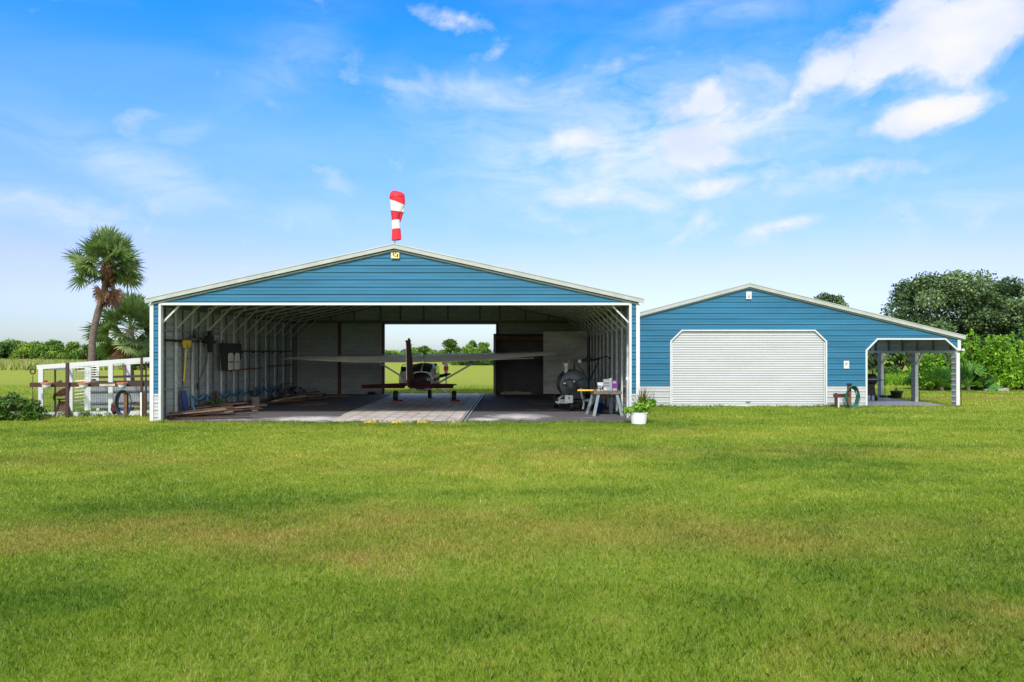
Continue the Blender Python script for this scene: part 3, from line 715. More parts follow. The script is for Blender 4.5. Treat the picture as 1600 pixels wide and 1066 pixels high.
# door
m = MB(); m.corr((0, BY + .055, 0), U, V, Nn, 0.02, DZ, dl, dr, breaks=brk, prof='wave', per=0.0965, depth=.019)
rd = m.build('roll_up_door', 'white_siding', gb); MB().box(DX0 + .02, DX1 - .02, BY + .01, BY + .06, 0.0, 0.06).build('bottom_bar', 'galv', rd)
MB().box((DX0 + DX1) / 2 - .09, (DX0 + DX1) / 2 + .09, BY - .01, BY + .02, .20, .225).build('handle', 'galv_dark', rd)
for x_ in (DX0 + .012, DX1 - .05): MB().box(x_, x_ + .038, BY + .0, BY + .025, 0, DC - .02).build('guide_rail', 'galv', rd)
def chamfer_trim(x0, x1, zt, zc, c, c2, w, name, bottom=0.0):
    y0, y1 = BY - .03, BY + .06
    outer = [(x0 - w, bottom), (x0 - w, zc + w * .4), (x0 + c - w * .4, zt + w), (x1 - c2 + w * .4, zt + w), (x1 + w, zc + w * .4), (x1 + w, bottom)]
    inner = [(x0, bottom), (x0, zc), (x0 + c, zt), (x1 - c2, zt), (x1, zc), (x1, bottom)]
    m = MB(); n = 6
    vs = [(x, y0, z) for x, z in outer] + [(x, y0, z) for x, z in inner] + [(x, y1, z) for x, z in outer] + [(x, y1, z) for x, z in inner]
    fs = []
    for i in range(n - 1):
        fs += [(i, i + n, i + 1 + n, i + 1), (i + n, i + 3 * n, i + 1 + 3 * n, i + 1 + n), (i, i + 1, i + 1 + 2 * n, i + 2 * n)]
    fs += [(0, 2 * n, 3 * n, n), (n - 1, 2 * n - 1, 4 * n - 1, 3 * n - 1)]
    m.add(vs, fs); return m.build(name, 'white', gb)
chamfer_trim(DX0, DX1, DZ, DC, DCX, DCX, .055, 'door_trim')
# carport trim: left leg, chamfers and head only
w = .05; y0, y1 = BY - .032, BY + .06
m = MB(); m.box(KX0 - .075, KX0, y0, y1, 0, KC)
m.bar((KX0 - .03, BY - .005, KC - .01), (KX0 + KCX, BY - .005, KZ + .03), .06, .06); m.box(KX0 + KCX - .02, KX1 - KCX2 + .02, BY - .034, BY + .03, KZ, KZ + .06)
m.bar((KX1 - KCX2, BY - .005, KZ + .03), (KX1 + .02, BY - .005, KC), .06, .06); m.build('carport_trim', 'white', gb)
MB().box(CX1 - .11, CX1 + .02, BY - .036, BY + .05, KC - .02, groof(CX1) - .13).build('corner_trim', 'white', gb)
# roof
DEP = 7.0
for nm, xe, side in (('roof_sheet', GX0 - .1, 0), ('roof_sheet', bx(1507), 1)):
    poly = [(xe, groof(xe)), (GPX, GPZ), (GPX, GPZ + .035), (xe, groof(xe) + .035)]
    if side: poly = poly[::-1]
    MB().prism(poly, BY - .09, BY + DEP + .1).build(nm, 'roof', gb)
xe = CX1; x0_ = GX1; ln = math.hypot(xe - x0_, groof(xe) - groof(x0_)); v = Vector((xe - x0_, 0, groof(xe) - groof(x0_))) / ln
nn = Vector((0, 1, 0)).cross(v); nn = nn if nn.z < 0 else -nn
MB().corr((x0_, BY, groof(x0_) - .012), (0, 1, 0), v, nn, 0.02, ln, lambda z: .03, lambda z: DEP - .02).build('roof_liner', 'liner', gb)
xl, xr = GX0 - .1, bx(1506)
def gtrim(o0, o1, ya, yb, nm, mat):
    MB().prism([(xl, groof(xl) + o0), (GPX, GPZ + o0), (xr, groof(xr) + o0), (xr, groof(xr) + o1), (GPX, GPZ + o1), (xl, groof(xl) + o1)], ya, yb).build(nm, mat, gb)
gtrim(-.115, .018, BY - .125, BY - .092, 'fascia', 'fascia'); gtrim(.021, .05, BY - .14, BY - .091, 'roof_edge', 'roof'); gtrim(-.17, -.118, BY - .045, BY - .024, 'rake_trim', 'fascia')
# lean-to side panel, beam, posts
PXC = CX1 - .08
MB().corr((CX1 - .02, BY, 0), (0, 1, 0), V, (-1, 0, 0), KC - .02, groof(CX1) - .05, lambda z: .05, lambda z: DEP - .1).build('eave_panel', 'liner', gb)
MB().corr((CX1 + .02, BY, 0), (0, 1, 0), V, (1, 0, 0), KC - .02, groof(CX1) - .05, lambda z: .05, lambda z: DEP - .1).build('eave_panel', 'blue', gb)
MB().box(CX1 - .14, CX1 - .03, BY + .06, BY + DEP - .1, KC - .12, KC - .02).build('eave_beam', 'galv', gb)
MB().box(CX1 + .03, CX1 + .13, BY - .10, BY + DEP - .1, KC - .03, KC + .05).build('gutter', 'white', gb)
for i in range(6):
    y = BY + .5 + i * 1.18
    MB().bar((GX1 + .02, y, groof(GX1) - .09), (CX1 - .05, y, groof(CX1) - .09), .06, .06).build('rafter', 'galv_dark', gb)
    MB().box(CX1 - .09, CX1 - .045, y - .03, y + .03, KC - .02, groof(CX1) - .12).build('panel_stud', 'galv_dark', gb)
for y in (BY, 30.75, 33.6):
    x = CX1 - .16
    pr = MB().box(x + .02, x + .16, y + .0, y + .06, 0, KC - .122).build('carport_post', 'white', gb)
    MB().corr((x + .015, y, 0), (0, 1, 0), V, (-1, 0, 0), 0.0, KC - .125, lambda z: .0, lambda z: .30).build('leg_panel', 'liner', pr)
    MB().box(x + .03, x + .15, y + .24, y + .30, 0, KC - .122).build('rear_leg', 'galv', pr)
    if y > BY: MB().bar((x + .08, y - .01, KC - .62), (x + .08, y - .5, KC - .13), .09, .06).build('knee_brace', 'white', pr)
    MB().bar((x + .08, y + .31, KC - .62), (x + .08, y + .8, KC - .13), .09, .05).build('knee_brace', 'galv_dark', pr)
    MB().bar((x + .24, y + .03, 0), (x + .19, y + .03, 1.5), .02, .02).build('conduit', 'black', pr)
sb = MB().box(GX1 + .02, CX1 - .2, BY + .02, BY + DEP - .2, -.1, .035).build('carport_slab', 'slab'); tag(sb, kind='structure')
# signs on the garage
s1 = thing('gable_sign', 'small white plate with a grey emblem below the garage ridge', 'sign', (bx(1169.5), BY - .04, bz(462)))
MB().box(bx(1165.3), bx(1173.8), BY - .06, BY - .035, bz(467.6), bz(456)).build('plate', 'white', s1)
MB().lathe((bx(1169.5), BY - .062, bz(459.8)), [(0, -.006), (.045, -.006), (.045, 0)], 14, 'y').build('emblem', 'galv', s1)
MB().box(bx(1167.8), bx(1171.2), BY - .066, BY - .0605, bz(465.5), bz(462.2)).build('emblem', 'carton', s1)
s2 = thing('wall_sign', 'small white notice on the blue wall above the green hose', 'sign', (bx(1322), BY - .04, bz(570)))
MB().box(bx(1317.7), bx(1326), BY - .055, BY - .025, bz(576), bz(564)).build('plate', 'white', s2)
m = MB()
for k, (a, b) in enumerate(((1320.2, 1323.2), (1319.2, 1324.4), (1319.8, 1323.6), (1320.6, 1322.6))): m.box(bx(a), bx(b), BY - .06, BY - .0555, bz(566.4 + k * 1.3 + .6), bz(566.4 + k * 1.3))
m.build('print', 'orange_rust', s2)
ut = thing('wall_spigot', 'small dark spigot and pipe low on the white wall behind the white flower pot', 'spigot', (bx(1034), BY - .05, .12))
MB().tube([(bx(1021.5), BY - .05, 0), (bx(1021.5), BY - .05, bz(614))], .012, 6).build('pipe', 'galv_dark', ut); MB().obox((bx(1034), BY - .06, bz(633)), (.12, .06, .07)).build('valve', 'galv_dark', ut)

# ------------------------------------------------------------------ airplane
def airplane():
    Yp = 31.0; Xp = -3.95
    t = thing('airplane', 'high-wing light airplane with maroon tail, parked nose-out in the hangar', 'airplane', (0, 0, 0))
    def sec(y, zc, hw, hh, n=20, sq=2.6):
        r = []
        for k in range(n):
            a = 2 * math.pi * k / n; c, s = math.cos(a), math.sin(a)
            q = (abs(c) ** sq + abs(s) ** sq) ** (-1 / sq)
            r.append((c * q * hw, y, zc + s * q * hh))
        return r
    def loft(secs, name, mat, parent=t):
        n = len(secs[0]); m = MB(); vs = [p for s in secs for p in s]; fs = []
        for i in range(len(secs) - 1):
            for k in range(n): fs.append((i * n + k, (i + 1) * n + k, (i + 1) * n + (k + 1) % n, i * n + (k + 1) % n))
        fs.append(tuple(range(n))); fs.append(tuple((len(secs) - 1) * n + k for k in range(n))[::-1])
        return m.add(vs, fs).build(name, mat, parent, smooth=True)
    loft([sec(-5.0, 1.0, .05, .12), sec(-4.0, 1.0, .14, .17), sec(-2.5, 1.0, .30, .27), sec(-1.42, 1.0, .44, .37)], 'tail_boom', 'maroon')
    cb = loft([sec(-1.40, 1.0, .45, .38), sec(-1.0, 1.05, .50, .50), sec(-.55, 1.13, .55, .62), sec(.9, 1.14, .55, .62), sec(1.2, 1.02, .53, .48), sec(1.4, .98, .52, .40)], 'cabin', 'plane_white')
    loft([sec(1.41, .98, .52, .40), sec(2.3, .96, .42, .36), sec(2.55, .96, .22, .22)], 'cowling', 'maroon')
    for sg in (-1, 1):
        m = MB(); a, b = .035 * sg, .43 * sg
        m.add([(a, -1.36, 1.43), (b * .92, -1.33, 1.41), (b, -.66, 1.70), (a, -.68, 1.775), (a, -1.30, 1.38), (b * .92, -1.28, 1.36), (b, -.6, 1.66), (a, -.62, 1.74)],
              [(0, 1, 2, 3), (4, 7, 6, 5), (0, 4, 5, 1), (1, 5, 6, 2), (2, 6, 7, 3), (3, 7, 4, 0)])
        m.build('rear_window', 'plane_dark', cb)
        m = MB(); xx = .56 * sg
        m.prismx([(-.75, 1.22), (-.55, 1.64), (.6, 1.64), (.95, 1.24)], min(xx, xx + .012 * sg), max(xx, xx + .012 * sg)); m.build('side_window', 'plane_dark', cb)
    MB().prismx([(1.0, 1.45), (.85, 1.70), (.87, 1.72), (1.25, 1.42)], -.45, .45).build('windscreen', 'plane_dark', cb)
    # registration strokes on boom side / belly
    m = MB()
    for k in range(5):
        m.box(.30 + k * .055, .335 + k * .055, -2.22 + k * .16, -2.19 + k * .16, 1.02 - .0 * k, 1.15)
    m.build('registration', 'white', t)
    # wing: left, centre, right stations (x, y_le, z_le, y_te, z_te, thick)
    def wing(st, name):
        n = 10; m = MB(); vs = []
        for (x, yl, zl_, yt, zt, th) in st:
            for k in range(n):   # airfoil loop
                u = [0, .05, .25, .80, 1.0, 1.0, .78, .25, .05, 0][k]
                hgt = [0, .55, 1.0, .6, .06, -.06, -.25, -.35, -.25, 0][k]
                if k == 9: u = 0; hgt = -.02
                y = yl + (yt - yl) * u; z = zl_ + (zt - zl_) * (.12 * u / .8 if u < .81 else 1.0) + hgt * th
                vs.append((x, y, z))
        fs = []
        for i in range(len(st) - 1):
            for k in range(n): fs.append((i * n + k, i * n + (k + 1) % n, (i + 1) * n + (k + 1) % n, (i + 1) * n + k))
        fs.append(tuple(range(n))); fs.append(tuple((len(st) - 1) * n + k for k in range(n)))
        return m.add(vs, fs).build(name, 'plane_white', t)
    wl = wing([(-.02, .85, 2.02, -.75, 1.80, .12), (-2.7, .85, 2.02, -.75, 1.80, .12), (-5.4, .55, 2.02, -.45, 1.93, .07), (-6.15, .30, 1.99, -.30, 1.93, .03), (-6.35, .1, 1.93, -.15, 1.90, .012)], 'wing')
    wr = wing([(.02, .85, 2.02, -.75, 1.80, .12), (2.7, .85, 2.10, -.75, 1.90, .12), (5.2, .55, 2.20, -.50, 2.09, .08), (5.95, .35, 2.22, -.35, 2.14, .04), (6.15, .1, 2.10, -.2, 2.08, .012)], 'wing')
    for w_, xs_ in ((wl, (-5.1, -2.8, -2.7, -.6)), (wr, (.6, 2.7, 2.8, 4.9))):
        for a, b in ((xs_[0], xs_[1]), (xs_[2], xs_[3])):
            lo_ = min(abs(a), abs(b)); 
            za = 1.80 if w_ is wl else 1.80 + .037 * abs(a); zb = 1.80 if w_ is wl else 1.80 + .037 * abs(b)
            if w_ is wl and abs(a) > 3: za = 1.90
            if w_ is wl and abs(b) > 3: zb = 1.90
            MB().add([(a, -.79, za - .012), (b, -.79, zb - .012), (b, -.765, zb + .012), (a, -.765, za + .012)], [(0, 1, 2, 3)]).bar((a, -.78, za), (b, -.78, zb), .02, .02).build('flap', 'plane_white', w_)
    m = MB().tube([(-2.15, .15, 1.80), (-.5, .1, .78)], .038, 8); m.build('wing_strut', 'galv', t)
    m = MB().tube([(2.45, .15, 1.90), (.5, .1, .78)], .038, 8); m.build('wing_strut', 'galv', t)
    m = MB().tube([(3.0, -.2, 1.95), (3.75, -.1, .05)], .008, 5); m.build('tie_down', 'black', t)
    # tail
    def surf(st, name, mat):
        vs = []; 
        for (x, yl, yt, z, th) in st: vs += [(x, yl, z), (x, (yl * 2 + yt) / 3, z + th), (x, yt, z + .008), (x, yt, z - .008), (x, (yl * 2 + yt) / 3, z - th)]
        fs = []; n = 5
        for i in range(len(st) - 1):
            for k in range(n): fs.append((i * n + k, i * n + (k + 1) % n, (i + 1) * n + (k + 1) % n, (i + 1) * n + k))
        fs.append(tuple(range(n))); fs.append(tuple((len(st) - 1) * n + k for k in range(n)))
        return MB().add(vs, fs).build(name, mat, t)
    surf([(-1.80, -4.75, -5.15, .97, .025), (-.9, -4.45, -5.15, .98, .045), (-.06, -4.2, -5.15, .99, .06)], 'stabilizer', 'maroon')
    surf([(.06, -4.2, -5.15, .99, .06), (.9, -4.45, -5.15, .99, .045), (1.80, -4.75, -5.15, 1.0, .025)], 'stabilizer', 'maroon')
    for a, b in ((-1.72, -.1), (.1, 1.72)):
        MB().prismx([(-5.17, .965), (-5.17, 1.005), (-5.50, .90), (-5.50, .885)], a, b).build('elevator', 'maroon', t)
    m = MB(); pr = [(-3.9, 1.15, .05), (-5.1, 1.10, .035), (-5.15, 2.62, .022), (-4.78, 2.68, .03), (-4.3, 1.75, .05)]
    vs = [(-w_, y, z) for y, z, w_ in pr] + [(w_, y, z) for y, z, w_ in pr]
    m.add(vs, [(0, 1, 2, 3, 4), (9, 8, 7, 6, 5)] + [(i, i + 5, (i + 1) % 5 + 5, (i + 1) % 5) for i in range(5)]); fn = m.build('fin', 'maroon', t)
    m = MB(); m.prismx([(-5.12, .95), (-5.17, 2.58), (-5.55, 2.62), (-5.42, 1.0)], -.034, .034); rdd = m.build('rudder', 'maroon', t)
    MB().prismx([(-5.425, 1.2), (-5.552, 2.5), (-5.565, 2.5), (-5.44, 1.2)], -.034, -.018).build('trailing_edge', 'plane_white', rdd)
    MB().lathe((0, -5.0, 2.66), [(0.05, 0), (.05, .06), (.03, .11), (0, .12)], 10).build('beacon', 'rust_red', fn)
    MB().prismx([(-4.9, 2.63), (-4.75, 2.70), (-5.6, 2.68), (-5.56, 2.60)], -.05, .05).build('fin_cap', 'maroon', fn)
    # gear
    def wheel(x, y, r, w_, leg):
        g_ = MB().tube(leg, [.05, .03], 8).build('gear_leg', 'plane_white', t)
        m = MB(); m.lathe((x, y, r + .045), [(r * .45, -w_ / 2), (r * .9, -w_ / 2), (r, -w_ / 4), (r, w_ / 4), (r * .9, w_ / 2), (r * .45, w_ / 2)], 20, 'x'); m.build('tyre', 'black', g_, smooth=True)
        MB().lathe((x, y, r + .045), [(0, -w_ / 2 + .01), (r * .46, -w_ / 2 + .01), (r * .46, w_ / 2 - .01), (0, w_ / 2 - .01)], 14, 'x').build('hub', 'galv', g_)
    wheel(-1.32, -.05, .23, .19, [(-.42, .05, .66), (-1.28, -.05, .30)]); wheel(1.32, -.05, .23, .19, [(.42, .05, .66), (1.28, -.05, .30)])
    wheel(0.03, 1.65, .20, .16, [(0, 1.6, .7), (0.0, 1.65, .26)])
    MB().tube([(-.18, 2.1, .66), (-.20, 1.7, .52)], .035, 8).build('exhaust_pipe', 'galv_dark', t)
    for sg in (-1, 1):
        MB().prismx([(-1.35, .98), (-1.35, 1.10), (1.0, 1.12), (1.0, .96)], min(.551 * sg, .562 * sg), max(.551 * sg, .562 * sg)).build('side_stripe', 'maroon', cb)
        MB().tube([(.545 * sg, -.62, 1.20), (.50 * sg, -.60, 1.68)], .014, 6).build('window_frame', 'galv', cb)
    MB().bar((-.30, -.1, 1.30), (.30, -.1, 1.30), .35, .45).build('seat_back', 'black', cb)
    # propeller
    m = MB(); vs = []; hc = Vector((0, 2.72, .98))
    pr = MB().lathe((0, 2.58, .98), [(.13, 0), (.12, .12), (.06, .26), (0, .30)], 16, 'y').build('spinner', 'galv', t, smooth=True)
    for sg, ang in ((1, R(12)), (-1, R(12))):
        m = MB(); d = Vector((math.cos(ang), 0, math.sin(ang))) * sg; up = Vector((-math.sin(ang), 0, math.cos(ang)))
        prs = [(0.08, .04, .03), (.35, .085, .022), (.7, .075, .014), (.95, .04, .008)]
        vs = []
        for (r_, hw_, th) in prs:
            c = hc + d * r_
            vs += [c + up * hw_ + Vector((0, th * 2, 0)), c + Vector((0, -th, 0)), c - up * hw_ - Vector((0, th * 2, 0)), c + Vector((0, th, 0))]
        fs = [(i * 4 + k, i * 4 + (k + 1) % 4, (i + 1) * 4 + (k + 1) % 4, (i + 1) * 4 + k) for i in range(3) for k in range(4)] + [(0, 1, 2, 3), (12, 13, 14, 15)]
        m.add(vs, fs).build('propeller_blade', 'black_metal', pr)
    # open cabin door on the left
    dr_ = MB(); dr_.bar((-.58, .75, 1.05), (-1.15, .15, 1.05), .03, .62); do = dr_.build('cabin_door', 'plane_white', t)
    MB().bar((-.62, .70, 1.42), (-1.12, .18, 1.42), .022, .32).build('door_window', 'plane_dark', do)
    fr = MB().tube([(-1.16, .14, .70), (-1.20, .14, 1.1), (-1.05, .25, 1.66), (-.6, .72, 1.68)], .018, 6); fr.build('door_frame', 'black', do)
    m = MB(); m.obox((-.02, .3, 2.10), (.03, .03, .12)).obox((-1.1, .1, 2.14), (.02, .02, .10)); m.build('antenna', 'white', wl)
    t.location = (Xp, Yp, 0); t.rotation_euler = (0, 0, R(0.3))
    return t
airplane()
def chock(px, py, lab):
    Y = GY(py); t = thing('wheel_chock', lab, 'chock', (X(px, Y), Y, .045), 'wheel chocks')
    MB().prismx([(Y - .05, .043), (Y + .09, .043), (Y + .02, .11)], X(px, Y) - .22, X(px, Y) + .22).build('wedge', 'rust_red', t)
chock(711, 628.6, 'red-brown chock behind the right main wheel of the airplane'); chock(622, 628.8, 'red-brown chock behind the left main wheel of the airplane')

# ------------------------------------------------------------------ storage shed inside at the back right
def storage():
    Y = 34.4; x0 = X(771, Y); x1 = X(849, Y); x2 = HX1 - .22; zt = Z(520, Y); yb = HY1 - .22
    t = thing('storage_shed', 'built-in storage bay with brown beam, dark open front and mottled board panel', 'shed', (x0, Y, 0))
    MB().box(x0, x0 + .12, Y, yb, .03, zt - .05).build('side_panel', 'galv_dark', t)
    MB().box(x0 + .125, x1 - .002, Y + .02, Y + .16, Z(531.5, Y), Z(526, Y)).build('header_beam', 'wood_brown', t)
    MB().box(x0 + .125, x1 - .002, Y + .05, Y + .16, Z(525.5, Y), Z(522, Y)).build('header_beam', 'wood_dark', t)
    MB().box(x0 + .125, x2, yb - .05, yb, .04, zt - .1).build('back_panel', 'dark_panel', t)
    MB().box(x0 + .125, x1 - .002, Y + .04, Y + .12, .035, .12).build('base_beam', 'wood_dark', t)
    MB().box(x1, x2, Y, Y + .05, .15, Z(518, Y)).build('board_panel', 'drywall', t)
    MB().box(x1, x2, Y + .055, Y + .12, .035, .145).build('base_beam', 'wood_dark', t)
    MB().box(x0 + .125, x1 - .002, Y + .9, yb - .06, 1.75, 1.79).build('shelf', 'dark_panel', t)
    MB().box(x1 + .12, x1 + .16, Y + .06, yb - .06, .15, 2.9).build('divider', 'dark_panel', t)
    # bundle on the floor
    m = MB(); xa, xb = X(782, Y), X(832, Y); pts = [(xa + (xb - xa) * k / 9, Y + .32 + .02 * math.sin(k * 2), .15 + .02 * math.sin(k * 1.7)) for k in range(10)]
    m.tube(pts, [.05, .12, .13, .14, .13, .13, .12, .10, .08, .03], 10); b = m.build('rolled_tarp', 'dustcloth', None, smooth=True); tag(b, 'pale rolled tarp lying on the floor of the storage bay', 'tarp')
    m = MB()
    r_ = random.Random(3)
    for k in range(5): m.obox((X(836 + 2.6 * k, Y), Y + .34 + r_.random() * .15, .12 + r_.random() * .05), (.10, .14, .10), (r_.random(), r_.random(), r_.random()))
    b = m.build('rubble_pile', 'wood_grey'); tag(b, 'small heap of grey wood blocks beside the rolled tarp', 'blocks')
storage()
Y = 29.6; b = MB().add([(X(826, 31), 31.0, .034), (X(880, 31), 31.0, .034), (X(872, 28.0), 28.8, .034), (X(833, 28.9), 28.8, .034), (X(826, 31), 31.0, .05), (X(880, 31), 31.0, .05), (X(872, 28.0), 28.8, .05), (X(833, 28.9), 28.8, .05)], [(4, 7, 6, 5), (0, 1, 2, 3), (3, 2, 6, 7), (0, 3, 7, 4), (1, 5, 6, 2), (0, 4, 5, 1)]).build('floor_sheet', 'wood_grey')
tag(b, 'flat grey plywood sheet on the floor in front of the mottled panel', 'plywood')

# ------------------------------------------------------------------ fuel trailer
def tank():
    Y = 25.9; cx, cz = 2.36, Z(602, Y); r = .56
    t = thing('fuel_trailer', 'dark grey cylindrical fuel tank on a wheeled trailer with pump and hose', 'trailer', (cx, Y + .8, 0))
    m = MB().lathe((cx, Y, cz), [(r, .05), (r, 1.75), (r * .85, 1.86), (0, 1.90)], 36, 'y'); tk = m.build('tank', 'black_metal', t, smooth=True)
    MB().lathe((cx, Y, cz), [(0, -.03), (r * .6, -.02), (r * .93, .01), (r - .005, .05)], 36, 'y').build('end_cap', 'tank', tk, smooth=True)
    MB().lathe((cx, Y, cz), [(r + .012, .05), (r + .012, .12), (r - .01, .12)], 36, 'y').build('rim_band', 'black', tk)
    m = MB().tube([(cx - .28, Y + .25, cz + .45), (cx - .28, Y + .25, cz + .75)], .07, 12); f = m.build('filler_neck', 'galv', tk)
    MB().lathe((cx - .28, Y + .25, cz + .75), [(.10, 0), (.10, .07), (0, .08)], 14).build('filler_cap', 'plane_white', f)
    m = MB().obox((cx - .40, Y + .25, cz + .86), (.12, .12, .10)).obox((cx - .18, Y + .2, cz + .92), (.12, .1, .09)); m.build('vent', 'wood_grey', f)
    m = MB().tube([(cx + .02, Y + .2, cz + .50), (cx + .02, Y + .2, cz + .85)], .04, 8).obox((cx + .05, Y + .2, cz + .93), (.22, .14, .12)); pm = m.build('pump_head', 'black_metal', tk)
    MB().lathe((cx + .22, Y + .13, cz + .90), [(0, 0), (.07, 0), (.07, .06), (0, .06)], 12, 'y').build('meter', 'galv', pm)
    m = MB().tube([(cx + .15, Y + .2, cz + .88), (cx + .35, Y + .15, cz + .93), (cx + .52, Y + .12, cz + .98), (cx + .75, Y + .1, cz + .95), (cx + 1.0, Y + .1, cz + 1.02), (cx + 1.25, Y + .15, cz + 1.10), (cx + 1.42, Y + .3, cz + 1.0)], [.025, .05, .08, .05, .028, .025, .025], 8); m.build('hose_nozzle', 'black', pm)
    MB().tube([(cx + .10, Y + .15, cz + .80), (cx + .40, Y + .1, cz + .45)], .02, 6).build('lever', 'black', tk)
    MB().tube([(cx + .55, Y + .1, cz + .10), (cx + 1.0, Y + .5, cz + .9)], .025, 6).build('support_rod', 'black', tk)
    # frame
    m = MB().bar((cx - .55, Y - .2, .42), (cx - .55, Y + 2.0, .42), .06, .08).bar((cx + .55, Y - .2, .42), (cx + .55, Y + 2.0, .42), .06, .08).bar((cx - .6, Y - .15, .42), (cx + .6, Y - .15, .42), .06, .08).bar((cx - .5, Y + .9, .42), (cx - .3, Y + .9, .6), .06, .1).bar((cx + .5, Y + .9, .42), (cx + .3, Y + .9, .6), .06, .1)
    m.bar((cx - .72, Y - .2, .36), (cx - .25, Y - .2, .33), .07, .07).bar((cx - .55, Y - .2, .56), (cx - .62, Y - .2, .28), .05, .05)
    fr = m.build('frame', 'galv', t)
    for x, y in ((cx - .12, Y - .22), (cx - .62, Y + 1.2), (cx + .62, Y + 1.2)):
        rr = .19 if y < Y else .27
        w_ = MB().lathe((x, y, rr + .03), [(rr * .5, -.08), (rr * .92, -.08), (rr, -.04), (rr, .04), (rr * .92, .08), (rr * .5, .08)], 20, 'x').build('wheel', 'black', t, smooth=True)
        MB().lathe((x, y, rr + .03), [(0, -.06), (rr * .52, -.06), (rr * .52, .06), (0, .06)], 12, 'x').build('rim', 'galv_dark', w_)
    # engine pump
    m = MB().obox((cx + .02, Y - .25, .62), (.34, .30, .36)).obox((cx + .18, Y - .28, .85), (.16, .2, .22)).obox((cx - .22, Y - .25, .78), (.16, .18, .22)).obox((cx + .02, Y - .2, .98), (.12, .12, .18)).obox((cx + .05, Y - .3, .45), (.45, .2, .08)).obox((cx + .30, Y - .2, .55), (.12, .2, .36), (0, .2, 0))
    en = m.build('engine', 'black_metal', t)
    MB().obox((cx - .24, Y - .40, .49), (.30, .16, .28)).build('battery_box', 'plane_white', en); MB().obox((cx - .24, Y - .485, .53), (.04, .012, .09)).build('latch', 'rust_red', en)
    m = MB().tube([(cx - .28, Y - .12, .92), (cx - .38, Y - .12, 1.18), (cx - .20, Y - .12, 1.22), (cx - .02, Y - .12, 1.16), (cx + .03, Y - .12, 1.0)], .02, 6).tube([(cx + .05, Y - .12, 1.1), (cx + .22, Y - .12, 1.22), (cx + .36, Y - .12, 1.24)], .018, 6); m.build('pipe', 'black', en)
    for gx, gz, gr_ in ((-.38, 1.06, .085), (-.02, 1.12, .065), (.05, 1.0, .07)):
        MB().lathe((cx + gx, Y - .18, gz), [(0, 0), (gr_, 0), (gr_, .07), (0, .07)], 16, 'y').build('gauge', 'black', en); MB().obox((cx + gx, Y - .187, gz + .01), (gr_ * 1.2, .008, gr_ * .7)).build('gauge_face', 'plane_white', en)
    MB().tube([(cx + .22, Y - .36, .9), (cx + .25, Y - .36, .6), (cx + .34, Y - .3, .3), (cx + .30, Y - .3, .1)], .04, 8).build('muffler', 'galv', en)
tank()

